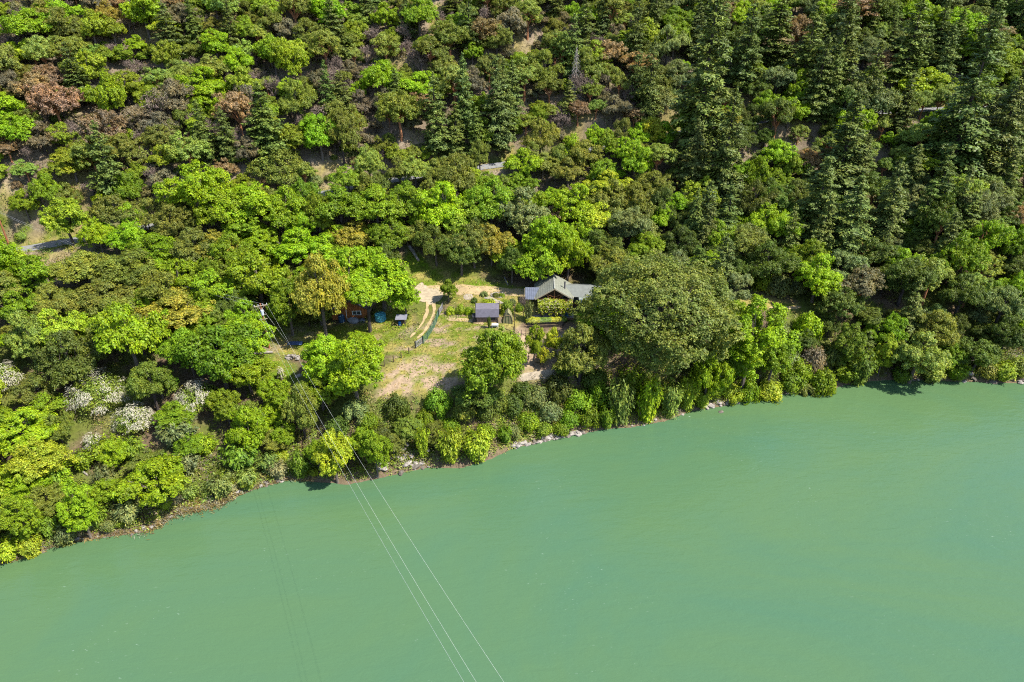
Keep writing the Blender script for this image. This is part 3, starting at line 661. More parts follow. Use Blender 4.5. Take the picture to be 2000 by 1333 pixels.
# deck terrace in front
dk = thing('wooden_deck', 'grey plank deck in front of the vine pergola', 'deck', (*rel(-.3, -.35), hz - .12), math.radians(-1.5))
for i in range(9): MB().box((0, -1.5 + i * .3, 0), (9.0, .275, .07)).build('plank', M_DECK, dk)
MB().box((0, -.3, -.32), (8.8, 2.5, .5)).build('deck_base', M_WALLD, dk)
# pergola with vine
pg = thing('pergola', 'dark wooden pergola carrying a vine before the gable porch', 'pergola', (*rel(.2, -.4), hz - .05), math.radians(-1.5))
for sx in (-3, 0, 3):
    for yy in (-1.2, 1.1): MB().box((sx, yy, 1.1), (.16, .16, 2.2)).build('post', M_LOG, pg)
for yy in (-1.2, 1.1): MB().box((0, yy, 2.24), (6.6, .14, .16)).build('beam', M_LOG, pg)
for i in range(8): MB().box((-3.15 + i * .9, -.05, 2.36), (.08, 3.0, .08)).build('rafter', M_LOG, pg)
n = 7600
P = np.stack([rng.uniform(-3.6, 3.5, n), rng.uniform(-1.65, 1.55, n), np.zeros(n)], 1)
lump = fbm(P[:, 0] * .9, P[:, 1] * .9, 61, 3); P[:, 2] = 2.4 + (lump - .35) * 1.5 + rng.normal(size=n) * .1
hang = rng.uniform(size=n) < .33
P[hang, 1] = -1.6 + rng.normal(size=hang.sum()) * .18; P[hang, 2] = 2.5 - rng.uniform(0, 1, hang.sum()) ** 1.3 * (1.2 + 1.0 * np.sin(P[hang, 0] * 2.3 + 1) ** 2)
kp = (lump > .33) | hang; P = P[kp]; n = len(P)
vc = np.tile(np.array([.21, .255, .015]), (n, 1)); bl = rng.uniform(size=n) < .13; vc[bl] = (.36, .29, .28)
vine = thing('vine', 'yellow-green flowering vine spread over the pergola', 'vine', (*rel(.2, -.4), hz - .05), math.radians(-1.5))
link('foliage', qmesh('vine_foliage', leaves(P, dirs(n, .0) + np.array([0, -.3, .5]), .22), M_GREENERY, vc), vine)
vs_ = MB()
for sx in (-2.9, 0.1, 2.9): MB().tube([(sx + .12, -1.3, 0), (sx, -1.32, 1.2), (sx + .3, -1.25, 2.35)], [.07, .05, .03], 5).build('stem', M_BARK, vine)


# hedge and dark slatted fence below the deck
def along(px, n=None):
    w = pxpath(px); return w
hp = pxpath([(1032, 631), (1070, 629.5), (1102, 628)])
n = 6500; tt = rng.uniform(0, 1, n); X = np.interp(tt, [0, .5, 1], [p[0] for p in hp]); Yv = np.interp(tt, [0, .5, 1], [p[1] for p in hp])
d = dirs(n, -.1); rr = .72 * (1 + .5 * (fbm(tt * 9, tt * 0, 71) - .5))
P = np.stack([X + d[:, 0] * rr, Yv + d[:, 1] * rr, height(X, Yv) + .35 + d[:, 2] * rr * 1.15], 1)
hc = np.where((fbm(tt * 5, tt * 0 + 4, 73) > .5)[:, None], np.array([.27, .28, .02]), np.array([.12, .19, .03]))
hedge = thing('hedge', 'low clipped yellow-green hedge below the deck', 'hedge', (hp[1][0], hp[1][1], h1(*hp[1])))
P -= np.array(hedge.location); link('foliage', qmesh('hedge_foliage', leaves(P, d + np.array([0, 0, .3]), .2), M_GREENERY, hc), hedge)
hs_ = MB()
for k in range(12):
    x_ = (k - 5.5) * .6; MB().tube([(x_, 0, -.4), (x_ + .1, 0, .8)], [.05, .02], 4, False).build('stem', M_BARKD, hedge)
fa = hit(1030, 641); fb_ = hit(1101, 638)
fen = thing('picket_fence', 'long dark picket fence standing below the hedge', 'fence', (fa[0], fa[1], h1(fa[0], fa[1])))
nP = 34
for i in range(nP):
    f = i / (nP - 1); x_, y_ = fa[0] + (fb_[0] - fa[0]) * f, fa[1] + (fb_[1] - fa[1]) * f; z_ = h1(x_, y_)
    MB().box((x_ - fa[0], y_ - fa[1], z_ - fen.location.z + .62), (.1, .05, 1.35 + rng.uniform(-.08, .08))).build('picket', M_DARK, fen)
for zz in (.35, 1.05):
    MB().beam((0, .05, zz), (fb_[0] - fa[0], fb_[1] - fa[1] + .05, h1(fb_[0], fb_[1]) - fen.location.z + zz), .05, .09).build('rail', M_DARK, fen)
# blue tank by the oak
def tank(name, label, u, v, r, h, mat, ribs=4, cone=.25):
    x, y, z = hit(u, v); o = thing(name, label, 'tank', (x, y, h1(x, y) - .05))
    MB().tube([(0, 0, 0), (0, 0, h * .5), (0, 0, h)], r, 20).build('shell', mat, o)
    for k in range(ribs): z_ = h * (k + .6) / (ribs + .2); MB().tube([(0, 0, z_ - .05), (0, 0, z_), (0, 0, z_ + .05)], [r + .005, r + .05, r + .005], 20, False).build('hoop', mat, o)
    MB().tube([(0, 0, h), (0, 0, h + cone * .6), (0, 0, h + cone)], [r * 1.01, r * .6, r * .22], 20).build('top', mat, o)
    MB().tube([(r * .3, 0, h + cone * .8), (r * .3, 0, h + cone + .12)], r * .2, 12).build('lid', mat, o)
    for k in range(6):
        a = k * math.pi / 3; MB().beam((math.cos(a) * r * .3, math.sin(a) * r * .3, h + cone), (math.cos(a) * r, math.sin(a) * r, h + .03), .07, .07).build('rib', mat, o)
    return o
tank('water_tank', 'dark blue round tank in the shade beside the deck', 1109, 619, .85, 1.25, simple('tank_blue', (.04, .13, .22), .5, .25, 2), 3)
tank('water_tank', 'teal round water tank beside the red-brown barn', 743.5, 625, 1.12, 1.45, simple('tank_teal', (.05, .23, .30), .5, .2, 2))
tank('water_tank', 'dark navy water tank against the barn front', 668, 628, .68, 1.35, simple('tank_navy', (.025, .06, .11), .5, .25, 2), 3)

# ------------------------------------------------------------------ coop shed, greenhouse, garden things
M_PURP = simple('roof_purple_grey', (.12, .108, .13), .8, .15, 2.0); M_PLANK = simple('plank_tan', (.25, .185, .11), .85, .25, 2, stretch=(1, 1, .3)); M_PINK = simple('plank_pink', (.24, .16, .125), .85, .2, 2)
cx, cy, _ = hit(952, 630); cz = h1(cx, cy)
sh_ = thing('garden_shed', 'small shed with purple-grey two-pitch roof at the lawn edge', 'shed', (cx, cy, cz), math.radians(1))
MB().box((0, 1.3, .75), (4.3, 2.5, 1.6)).build('wall', M_PINK, sh_)
for i in range(14): MB().box((-2.05 + i * .315, .02, .75), (.28, .05, 1.5)).build('board', M_PINK, sh_)
MB().slab((-2.4, -.35, 1.35), (2.4, -.35, 1.35), (2.4, 1.0, 2.45), (-2.4, 1.0, 2.45), .08).build('lower_roof', simple('roof_slate', (.075, .07, .09), .75, .15, 2), sh_)
MB().slab((-2.4, 1.02, 2.46), (2.4, 1.02, 2.46), (2.4, 2.9, 2.95), (-2.4, 2.9, 2.95), .08).build('upper_roof', M_PURP, sh_)
for s_ in (-1, 1):
    MB().add([(s_ * 2.16, 0, 1.5), (s_ * 2.16, 2.5, 1.5), (s_ * 2.16, 2.5, 2.8), (s_ * 2.16, 1.0, 2.35), (s_ * 2.1, 0, 1.5), (s_ * 2.1, 2.5, 1.5), (s_ * 2.1, 2.5, 2.8), (s_ * 2.1, 1.0, 2.35)], [(0, 1, 2, 3), (7, 6, 5, 4), (0, 4, 5, 1), (1, 5, 6, 2), (2, 6, 7, 3), (3, 7, 4, 0)]).build('gable_wall', M_DARK, sh_)
    MB().box((s_ * 2.46, 2.7, 1.75), (.12, .12, 3.5)).build('corner_pole', M_DARK, sh_)
MB().box((1.1, -.03, .95), (1.1, .06, .7)).build('wire_front', M_DARK, sh_)
MB().box((-2.75, .9, .6), (.7, 1.6, 1.3)).build('side_bin', M_DARK, sh_)
gx_, gy_, _ = hit(992, 633); g = thing('arched_greenhouse', 'little pointed-arch greenhouse with tan frame beside the shed', 'greenhouse', (gx_, gy_, h1(gx_, gy_)))
M_PANEL = simple('greenhouse_film', (.22, .22, .11), .4, .2, 2)
arch = [(-.95, 0), (-.93, .8), (-.78, 1.5), (-.45, 2.15), (0, 2.65), (.45, 2.15), (.78, 1.5), (.93, .8), (.95, 0)]
for yy in (0, .9, 1.8): MB().tube([(x, yy, z) for x, z in arch], .05, 5).build('arch_rib', M_PLANK, g)
for i in range(8): (x0, z0), (x1, z1) = arch[i], arch[i + 1]; MB().slab((x0, .03, z0), (x1, .03, z1), (x1, 1.77, z1), (x0, 1.77, z0), .02).build('panel', M_PANEL, g)
MB().add([(x, .05, z) for x, z in arch], [tuple(range(8, -1, -1))]).build('end_panel', M_PANEL, g); MB().add([(x, 1.76, z) for x, z in arch], [tuple(range(9))]).build('end_panel', M_PANEL, g)
for xx in (-.35, .35): MB().box((xx, -.02, .98), (.07, .06, 1.96)).build('door_post', M_PLANK, g)
MB().box((0, -.02, 1.95), (.8, .06, .07)).build('door_head', M_PLANK, g)
tx_, ty_, _ = hit(967, 640); tb = thing('white_table', 'white rectangular table on the ground before the shed', 'table', (tx_, ty_, h1(tx_, ty_) - .03))
MB().box((0, 0, .72), (1.35, .8, .07)).build('table_top', M_WHITE, tb); MB().box((0, .2, .42), (1.1, .3, .5)).build('shelf', M_WHITE, tb)
for a in (-1, 1):
    for b in (-1, 1): MB().box((a * .6, b * .33, .36), (.07, .07, .7)).build('leg', M_WHITE, tb)
bx, by, _ = hit(977, 630); lb = thing('leaning_boards', 'tan boards leaning against the shed end', 'boards', (bx, by, h1(bx, by) - .02))
for i in range(4): MB().beam((i * .2 - .3, -.35, 0), (i * .2 - .3, .1, 1.5 - .12 * i), .17, .03).build('plank', M_PLANK, lb)

def post_line(px, h, r, mat): pass
# wire garden fence posts
M_POSTD = simple('post_dark', (.09, .065, .045), .85, .3, 3)
def fence(name, label, px, h, rails=(.5, .95), post=.09, mat=M_POSTD, railr=.025, cat='fence'):
    W = [hit(u, v) for u, v in px]; o = thing(name, label, cat, (W[0][0], W[0][1], h1(W[0][0], W[0][1])))
    B = Vector(o.location); tops = []
    for x, y, z in W:
        z = h1(x, y); p = Vector((x, y, z)) - B; hh = h * rng.uniform(.93, 1.07); MB().tube([p + Vector((0, 0, -.3)), p + Vector((0, 0, hh))], post, 6).build('post', mat, o); tops.append(p)
    for f in rails:
        for a, b in zip(tops, tops[1:]): MB().tube([a + Vector((0, 0, h * f)), b + Vector((0, 0, h * f))], railr, 4).build('rail', mat, o)
    return o
fence('wire_fence', 'weathered post and wire fence along the lower lawn edge', [(751, 716), (769, 708), (784, 700), (799, 692), (811, 681)], 1.45, (.4, .75), .085, M_POSTD, .018)
fence('garden_fence', 'dark post and rail fence beside the garden path, tall end post', [(1003, 652), (1013, 660), (1013, 676), (1013, 696), (1013, 722)], 1.5, (.35, .65, .95), .07)
fence('garden_fence', 'dark rail fence crossing below the picket fence', [(1018, 656), (1027, 656), (1037, 655), (1050, 654), (1064, 655), (1078, 655)], 1.35, (.4, .9), .065)
fence('garden_fence', 'thin post fence on the far side of the garden path', [(1033, 660), (1033, 680), (1032, 705)], 1.3, (.5, .9), .05)
fence('orchard_fence', 'thin wire fence behind the lawn beside young bushes', [(868, 611), (886, 612), (905, 613), (926, 613)], 1.5, (.5, .9), .07, M_POSTD, .015)
px_, py_, _ = hit(1005, 650); MB().tube([(0, 0, -.3), (0, 0, 3.2), (0.05, 0, 6.4)], [.1, .09, .07], 7)
tp = thing('tall_post', 'tall slim dark pole at the garden gate', 'pole', (px_, py_, h1(px_, py_))); MB().tube([(0, 0, -.3), (0, 0, 3.0), (.04, 0, 6.2)], [.1, .085, .06], 7).build('shaft', M_POSTD, tp); MB().box((.04, 0, 6.25), (.3, .3, .12)).build('cap', M_POSTD, tp)
# green netting fence with posts between two gates
M_NET = simple('green_netting', (.07, .17, .10), .8, .25, 6)
gp = [(827, 672), (835, 662), (842, 651), (848, 641), (853, 630), (856, 620)]
nf = fence('netting_fence', 'green netting fence on dark posts along the wheel tracks', gp, 1.7, (.97,), .07, simple('post_green', (.03, .07, .05), .8, .2, 3))
W = [Vector((x, y, h1(x, y))) - nf.location for x, y, z in [hit(u, v) for u, v in gp]]
for a, b in zip(W, W[1:]):
    nb = MB()
    for k in range(7): f = k / 6; p = a.lerp(b, f); nb.beam(p + Vector((0, 0, .05)), p + Vector((0, 0, 1.55)), .035, .03)
    for k in range(6): z_ = .15 + k * .26; nb.beam(a + Vector((0, 0, z_)), b + Vector((0, 0, z_)), .03, .05)
    nb.build('netting', M_NET, nf)
def gate(label, pa, pb, h, mat, bars=5):
    A = hit(*pa); Bq = hit(*pb); o = thing('picket_gate', label, 'gate', (A[0], A[1], h1(A[0], A[1]))); B = Vector((Bq[0], Bq[1], h1(Bq[0], Bq[1]))) - o.location; A = Vector((0, 0, 0))
    for p in (A, B): MB().tube([p + Vector((0, 0, -.3)), p + Vector((0, 0, h + .15))], .1, 6).build('post', M_DARK, o)
    for k in range(bars): p = A.lerp(B, (k + .7) / (bars + .4)); MB().beam(p + Vector((0, 0, .12)), p + Vector((0, 0, h)), .17, .04).build('picket', mat, o)
    for z_ in (.3, h * .85): MB().beam(A + Vector((0, 0, z_)), B + Vector((0, 0, z_)), .05, .1).build('rail', mat, o)
    return o
M_GATE = simple('gate_grey', (.3,.3,.28), .8, .2, 3)
gate('grey picket gate in the fence at the foot of the wheel tracks', (812, 681), (826, 671), 1.55, M_GATE)
gate('grey picket gate at the upper end of the netting fence', (857, 618), (865, 604), 1.5, simple('gate_pale', (.33,.31,.3), .8, .2, 3))
# raised beds
for i, (u, v) in enumerate([(1046, 676), (1062, 680), (1050, 700), (1075, 668)]):
    x, y, _ = hit(u, v); o = thing('raised_bed', 'weathered plank raised bed filled with soil in the fenced garden', 'garden bed', (x, y, h1(x, y)), .05 * i, 'raised beds in the garden')
    for s_ in (-1, 1): MB().box((s_ * .7, 0, .15), (.06, 2.6, .34)).build('side_board', M_PLANK, o); MB().box((0, s_ * 1.3, .15), (1.34, .06, .34)).build('end_board', M_PLANK, o)
    MB().box((0, 0, .12), (1.32, 2.5, .2)).build('soil', simple('bed_soil', (.20, .13, .08), .95, .3, 3, bump=.5), o)

# ------------------------------------------------------------------ barn
bx, by, _ = hit(686, 624); bz = h1(bx, by)
barn = thing('barn', 'red-brown board barn with dark gable roof under the oaks', 'barn', (bx, by, bz), math.radians(3))
M_BOARD = simple('board_rust', (.26, .09, .025), .8, .4, 1.6, stretch=(2, 2, .25)); M_ROOFD = simple('roof_dark_tin', (.16, .155, .18), .6, .25, 1.5)
BW = 3.9
MB().box((0, 4.0, 1.2), (2 * BW - .12, 7.8, 2.6)).build('wall', M_BOARD, barn)
MB().add([(-BW, .06, 2.5), (BW, .06, 2.5), (0, .06, 4.35), (-BW, 7.9, 2.5), (BW, 7.9, 2.5), (0, 7.9, 4.35)], [(0, 1, 2), (5, 4, 3), (0, 3, 4, 1)]).build('gable_wall', M_BOARD, barn)
nb = 26
for i in range(nb):
    x = -BW + (i + .5) * 2 * BW / nb; top = 2.5 + 1.85 * (1 - abs(x) / BW)
    if 0.35 < x < 2.25:
        MB().box((x, 0.02 + rng.uniform(-.012, .012), .5), (2 * BW / nb * .93, .05, 1.0)).build('board', M_BOARD, barn); MB().box((x, 0.02 + rng.uniform(-.012, .012), (2.0 + top) / 2 - .05), (2 * BW / nb * .93, .05, top - 2.1)).build('board', M_BOARD, barn)
    else: MB().box((x, 0.02 + rng.uniform(-.012, .012), top / 2 - .1), (2 * BW / nb * .93, .05, top)).build('board', M_BOARD, barn)
for sx in (-1, 1):
    r = MB()
    if sx < 0: r.slab((-BW - .5, -.45, 2.32), (0, -.45, 4.5), (0, 8.2, 4.5), (-BW - .5, 8.2, 2.32), .1)
    else: r.slab((0, -.45, 4.5), (BW + .5, -.45, 2.32), (BW + .5, 8.2, 2.32), (0, 8.2, 4.5), .1)
    ro = r.build('roof', M_ROOFD, barn)
    for k in range(9): yy = -.4 + k * 1.06; MB().beam((sx * (BW + .48), yy, 2.36), (sx * .02, yy, 4.53), .06, .05).build('roof_rib', M_ROOFD, ro)
    MB().beam((sx * (BW + .5), -.5, 2.2), (0, -.5, 4.38), .05, .2).build('fascia', M_POSTD, barn)
w_ = MB().box((1.3, 0.0, 1.5), (1.9, .12, 1.0)).build('window', M_WHITE, barn)
for xx in (.88, 1.72): MB().box((xx, -.05, 1.5), (.72, .07, .78)).build('pane', M_GLASS, w_)
MB().box((-1.9, 0, 1.0), (1.0, .1, 2.0)).build('door', simple('door_plank', (.16, .07, .03), .8, .3, 2), barn)
MB().tube([(-.75, -.5, 0), (-.75, -.5, 2.4)], .06, 6).build('drain_pipe', M_WHITE, barn)
# tarp heap
x, y, _ = hit(690, 629)
def rock_mesh(name, mat, s=(1, 1, .7), sub=2, rough=.28, seed=0):
    bm = bmesh.new(); bmesh.ops.create_icosphere(bm, subdivisions=sub, radius=1)
    r_ = np.random.default_rng(seed); fr = r_.normal(size=(7, 3)); off = r_.uniform(.55, .95, 7); fr = nrm(fr)
    for v_ in bm.verts:
        p = np.array(v_.co)
        for k in range(7):
            dd = p @ fr[k]
            if dd > off[k]: p = p - fr[k] * (dd - off[k]) * .85
        p = p * (1 + rough * .35 * (r_.uniform() - .5)); v_.co = Vector(p * np.array(s))
    me_ = bpy.data.meshes.new(name); bm.to_mesh(me_); bm.free(); me_.materials.append(mat); return me_
tarp = tag(link('tarp_heap', rock_mesh('tarp', simple('tarp_grey', (.2, .205, .225), .6, .15, 1.5, bump=.4), (1.35, .9, .75), 3, .12, 5), None, (x, y, h1(x, y) + .25)), 'grey tarp draped over a heap before the barn window', 'tarp')
x, y, _ = hit(707, 628); tag(link('tarp_heap', rock_mesh('tarp', simple('tarp_dark', (.10, .11, .14), .6, .2, 2, bump=.4), (.9, .7, .6), 3, .15, 8), None, (x, y, h1(x, y) + .2)), 'dark lumpy tarp heap beside the barn corner', 'tarp')
x, y, _ = hit(573, 672); bt = MB(); bt.slab((-1.9, -.5, .12), (1.9, -.5, .1), (1.8, .5, .3), (-1.8, .5, .28), .06); tag(bt.build('blue_tarp', simple('tarp_blue', (.06, .10, .20), .6, .2, 2, bump=.3), None, (x, y, h1(x, y))), 'flat blue tarp lying in deep shade by the pole', 'tarp')
# small shelter with barrel
x, y, _ = hit(785, 634); st = thing('open_shelter', 'small open shelter with flat dark roof near the wheel tracks', 'shelter', (x, y, h1(x, y)))
for a in (-.85, .85):
    for b in (-.6, .6): MB().box((a, b, .8), (.1, .1, 1.7)).build('post', M_POSTD, st)
MB().slab((-1.15, -.95, 1.6), (1.15, -.95, 1.6), (1.15, .95, 1.85), (-1.15, .95, 1.85), .08).build('roof', simple('roof_slate_blue', (.17, .17, .20), .7, .15, 2), st)
MB().box((.25, .25, .4), (.9, .5, .7)).build('bench', M_POSTD, st)
o = thing('barrel', 'bright blue plastic barrel under the small open shelter', 'barrel', (x - .35, y - .35, h1(x - .35, y - .35)))
mb_ = simple('barrel_blue', (.02, .14, .42), .45, .1, 2); MB().tube([(0, 0, 0), (0, 0, .1), (0, 0, .45), (0, 0, .8), (0, 0, .9)], [.26, .29, .31, .29, .26], 14).build('drum', mb_, o)
for z_ in (.3, .6): MB().tube([(0, 0, z_ - .03), (0, 0, z_), (0, 0, z_ + .03)], [.3, .335, .3], 14, False).build('hoop', mb_, o)

# ------------------------------------------------------------------ utility poles and wires
M_POLE = simple('pole_wood', (.26, .10, .045), .85, .3, 1.5, stretch=(3, 3, .3)); M_ARM = simple('arm_wood', (.34, .27, .20), .85, .2, 2); M_CAN = simple('transformer_grey', (.50, .53, .60), .4, .08, 2, metal=.1)
M_WIRE = simple('wire_aluminium', (.72, .72, .68), .4, .05, 1, metal=.0); M_INS = simple('insulator', (.55, .55, .58), .3, .1, 3)
def upole(label, u, v, H, rz, full=True):
    x, y, _ = hit(u, v); o = thing('utility_pole', label, 'utility pole', (x, y, h1(x, y)), rz)
    MB().tube([(0, 0, -.5), (0, 0, H * .5), (0, 0, H)], [.2, .17, .13], 9).build('shaft', M_POLE, o)
    if full:
        MB().box((0, -.14, H - .45), (2.5, .1, .13)).build('crossarm', M_ARM, o); MB().box((0, -.14, H - 3.4), (1.5, .1, .12)).build('crossarm', M_ARM, o)
        for xx in (-1.15, -.45, .45, 1.15): MB().tube([(xx, -.14, H - .4), (xx, -.14, H - .28), (xx, -.14, H - .1)], [.04, .09, .06], 7).build('insulator', M_INS, o)
        for s_ in (-1, 1): MB().beam((s_ * .75, -.16, H - .5), (0, -.16, H - 1.25), .03, .05).build('brace', M_ARM, o)
        c = MB().tube([(.05, -.42, H - 2.35), (.05, -.42, H - 2.3), (.05, -.42, H - 1.35), (.05, -.42, H - 1.28)], [.22, .29, .29, .2], 14).build('transformer', M_CAN, o)
        for a in (-.12, .12): MB().tube([(.05 + a, -.42, H - 1.3), (.05 + a, -.42, H - .95)], [.05, .03], 6).build('bushing', M_INS, c)
        MB().tube([(0, -.1, H - 2.6), (.7, -.1, H - 2.5)], .03, 5).build('bracket', M_ARM, o)
    else:
        MB().box((0, -.14, H - .5), (1.6, .1, .12)).build('crossarm', M_POLE, o)
        for xx in (-.7, .7): MB().tube([(xx, -.14, H - .45), (xx, -.14, H - .2)], [.07, .05], 7).build('insulator', M_INS, o)
    return o
p1 = upole('rust-brown utility pole with grey transformer and two crossarms by the meadow', 526, 680, 10.0, math.radians(24))
p2 = upole('plain rust-orange utility pole above the paved road', 17, 477, 8.0, math.radians(-20), False)
# pole on the opposite bank, behind the camera, carries the crossing
Bp = Vector((50.3, -59.4, 0)); Bp.z = h1(Bp.x, Bp.y)
TALL = 53.0 - Bp.z
p3 = thing('utility_pole', 'tall utility pole on the opposite river bank', 'utility pole', Bp, math.radians(12)); MB().tube([(0, 0, -.5), (0, 0, TALL)], [.3, .18], 9).build('shaft', M_POLE, p3); MB().box((0, -.14, TALL - .5), (3.2, .12, .15)).build('crossarm', M_ARM, p3)
def wire(label, a, b, sag, r=.016, mat=M_WIRE, n=40, group=None, name='power_line'):
    a = Vector(a); b = Vector(b); pts = [a.lerp(b, i / n) - Vector((0, 0, 4 * sag * (i / n) * (1 - i / n))) for i in range(n + 1)]
    return tag(MB().tube([p - a for p in pts], r, 4).build(name, mat, None, a), label, 'wire', group)
bpy.context.view_layer.update()
T1 = p1.location + Vector((0, 0, 10)); T3 = Vector((Bp.x, Bp.y, 53.0)); R12 = Matrix.Rotation(math.radians(24), 3, 'Z')
for xx, dz, sg in ((-1.15, -.15, 8.7), (-.45, -.15, 8.4), (1.15, -.15, 8.0)):
    wire('pale power line spanning the green river from the transformer pole', T1 + R12 @ Vector((xx, -.14, dz)), T3 + R12 @ Vector((xx * 1.3, -.14, .1)), sg, .0075, M_WIRE if xx > -1 else M_INS, 60, 'power lines across the river')
for xx in (-1.15, .45):
    wire('thin dark line from the transformer pole up to the roadside pole', T1 + R12 @ Vector((xx, -.14, -.15)), p2.location + Vector((.3 * xx, 0, 7.8)), 2.0, .007, M_INS, 30, 'lines between the two poles')
for (u, v), zt in (((569, 680), 9.3), ((545, 673), 6.4)):
    q = hit(u, v); wire('taut guy wire staying the transformer pole to the ground', p1.location + Vector((.05, 0, zt)), (q[0], q[1], h1(q[0], q[1])), 0.02, .011, M_WIRE, 4, 'guy wires of the pole', 'guy_wire')

# ------------------------------------------------------------------ guardrail
M_RAIL = simple('guardrail_steel', (.50, .50, .48), .45, .12, 1.5, metal=.3)
def guardrail(x0, x1, label):
    xs = np.arange(x0, x1, 2.0); ys = np.interp(xs, RXS, RYS) - 2.75; zs = height(xs, ys); o = thing('guardrail', label, 'guardrail', (xs[0], ys[0], zs[0]))
    L = [Vector((a, b, c)) - o.location for a, b, c in zip(xs, ys, zs)]
    for p in L: MB().box(p + Vector((0, .1, .35)), (.12, .12, .9)).build('post', M_POSTD, o)
    for a, b in zip(L, L[1:]):
        MB().beam(a + Vector((0, 0, .68)), b + Vector((0, 0, .68)), .05, .13).build('rail', M_RAIL, o); MB().beam(a + Vector((0, 0, .52)), b + Vector((0, 0, .52)), .05, .12).build('rail', M_RAIL, o)
guardrail(-26, 8, 'steel guardrail on posts along the road above the clearing')
guardrail(68, 104, 'steel guardrail on posts along the shaded road among firs')

# ------------------------------------------------------------------ rocks, logs, wood
M_ROCK = simple('rock_pale', (.27, .24, .21), .9, .35, 1.6, bump=.5); M_ROCKD = simple('rock_dark', (.13, .11, .09), .9, .35, 1.6, bump=.5)
RK = [rock_mesh('rock', M_ROCK, (1, .8, .6), 2, .3, k) for k in range(5)]; RKD = [rock_mesh('rock', M_ROCKD, (1, .8, .6), 2, .3, 20 + k) for k in range(4)]
def rock(x, y, s, dark=False, z=None, label='pale angular rock at the water edge below the bank', group='pale shoreline rocks', name='rock'):
    me_ = (RKD if dark else RK)[rng.integers(4)]; o = link(name, me_, None, (x, y, (h1(x, y) if z is None else z) + s * .12)); o.scale = (s * rng.uniform(.8, 1.4), s * rng.uniform(.7, 1.1), s * rng.uniform(.6, 1)); o.rotation_euler = (rng.normal() * .2, rng.normal() * .2, rng.uniform(0, 6.28))
    return tag(o, label, 'rock', group)
def shore_run(u0, u1, n, smin, smax, dark=.3, spread=1.6):
    for k in range(n):
        u = rng.uniform(u0, u1); x = np.interp(u, [p[0] for p in SHORE_PX], [p[0] for p in SH]); y = float(shore_y(x)) + rng.uniform(-.25, spread); dk_ = rng.uniform() < dark
        rock(x, y, rng.uniform(smin, smax), dk_, max(h1(x, y), -.1), 'dark brown rock half buried at the water edge' if dk_ else 'pale angular rock at the water edge below the bank', 'dark shoreline rocks' if dk_ else 'pale shoreline rocks')
shore_run(735, 840, 26, .25, .9, .45, 2.6); shore_run(1000, 1140, 60, .3, .8, .2, .7); shore_run(1370, 1620, 75, .25, .75, .25, .8); shore_run(1880, 2000, 12, .3, .9, .3); shore_run(0, 560, 36, .25, .6, .6, .8); shore_run(1140, 1370, 20, .3, .6, .7); shore_run(1640, 1900, 26, .25, .6, .6)
for u, v, s in ((788, 858, .6), (792, 868, .75), (787, 878, .55), (803, 890, .7), (812, 905, .6), (756, 905, .5), (770, 893, .45), (1136, 818, .65), (785, 845, .45)):
    x, y, z = hit(u, v); rock(x, y, s, False, None, 'white boulder on the bare bank above the water', 'white boulders on the bank')
x, y = at_z(1408, 805, 0); rock(x, y, .7, True, -.1, 'lone dark rock breaking the river surface', 'rock in the river')
for u, v, s in ((598, 685, .5), (583, 735, .6), (93, 577, .7)):
    x, y, z = hit(u, v); rock(x, y, s, False, None, {598: 'white boulder beside the firewood heap', 583: 'grey boulder under the oak at the meadow edge', 93: 'white boulder on the footpath in the grove'}[u], None)
for k in range(26):                                   # garden ring
    a = k / 26 * 2 * math.pi; u, v = 972 + 13 * math.cos(a), 577 + 4.5 * math.sin(a); x, y, z = hit(u, v); rock(x, y, rng.uniform(.22, .4), rng.uniform() < .4, None, 'small stone in the ring bed before the house', 'stones of the ring bed')
for k in range(18):
    f = k / 17; u = 948 + 40 * f; v = 580 + 15 * f - 4 * math.sin(f * 3.1) + 3; x, y, z = hit(u, v); rock(x, y, rng.uniform(.2, .34), False, None, 'small grey stone edging the curved garden path', 'stones edging the path')
for k in range(9):
    x, y, z = hit(1070 + k * 5.5, 660 - k * .4); rock(x, y, rng.uniform(.2, .35), False, None, 'small grey stone along the garden rail fence', 'stones by the garden fence')
# firewood
x, y, z = hit(570, 700); wp = thing('firewood_heap', 'heap of pale split firewood on the meadow edge', 'firewood', (x, y, h1(x, y)))
for k in range(60):
    ly = int(k / 22); p = Vector((rng.uniform(-1.7, 1.7) * (1 - .25 * ly), rng.uniform(-.75, .75) * (1 - .3 * ly), .12 + ly * .24)); a = Vector((rng.normal(), rng.normal() * .6, rng.normal() * .25)).normalized() * .24
    MB().tube([p - a, p + a], rng.uniform(.09, .15), 5).build('split_log', M_BARKW if k % 4 else M_BARK, wp)
def log(label, a, b, r, mat=M_BARKW):
    A = hit(*a); B = hit(*b); za, zb = h1(A[0], A[1]) + r * .8, h1(B[0], B[1]) + r * .8; o = thing('fallen_log', label, 'log', (A[0], A[1], za)); q = Vector((B[0] - A[0], B[1] - A[1], zb - za)); m_ = q * .5 + Vector((0, 0, .02))
    MB().tube([(0, 0, 0), m_ * .6, m_ * 1.4, q], [r, r * 1.05, r * .9, r * .75], 9, False).build('trunk', mat, o); u_ = q.normalized()
    MB().tube([-u_ * .02, u_ * .03], r * .99, 9).build('cut_end', M_ARM, o); MB().tube([q - u_ * .03, q + u_ * .02], r * .75, 9).build('cut_end', M_ARM, o)
log('grey fallen log lying on the meadow before the pole', (498, 692), (533, 690), .3, M_BARKW)
log('long pale fallen trunk on the grassy slope behind the clearing', (800, 484), (818, 512), .38, M_BARKW)
log('slim pale log propped on the slope behind the house', (985, 543), (992, 558), .17, M_BARKW)
log('pale driftwood log on the bank path under the giant oak', (1090, 731), (1118, 726), .16, M_TWIGW)
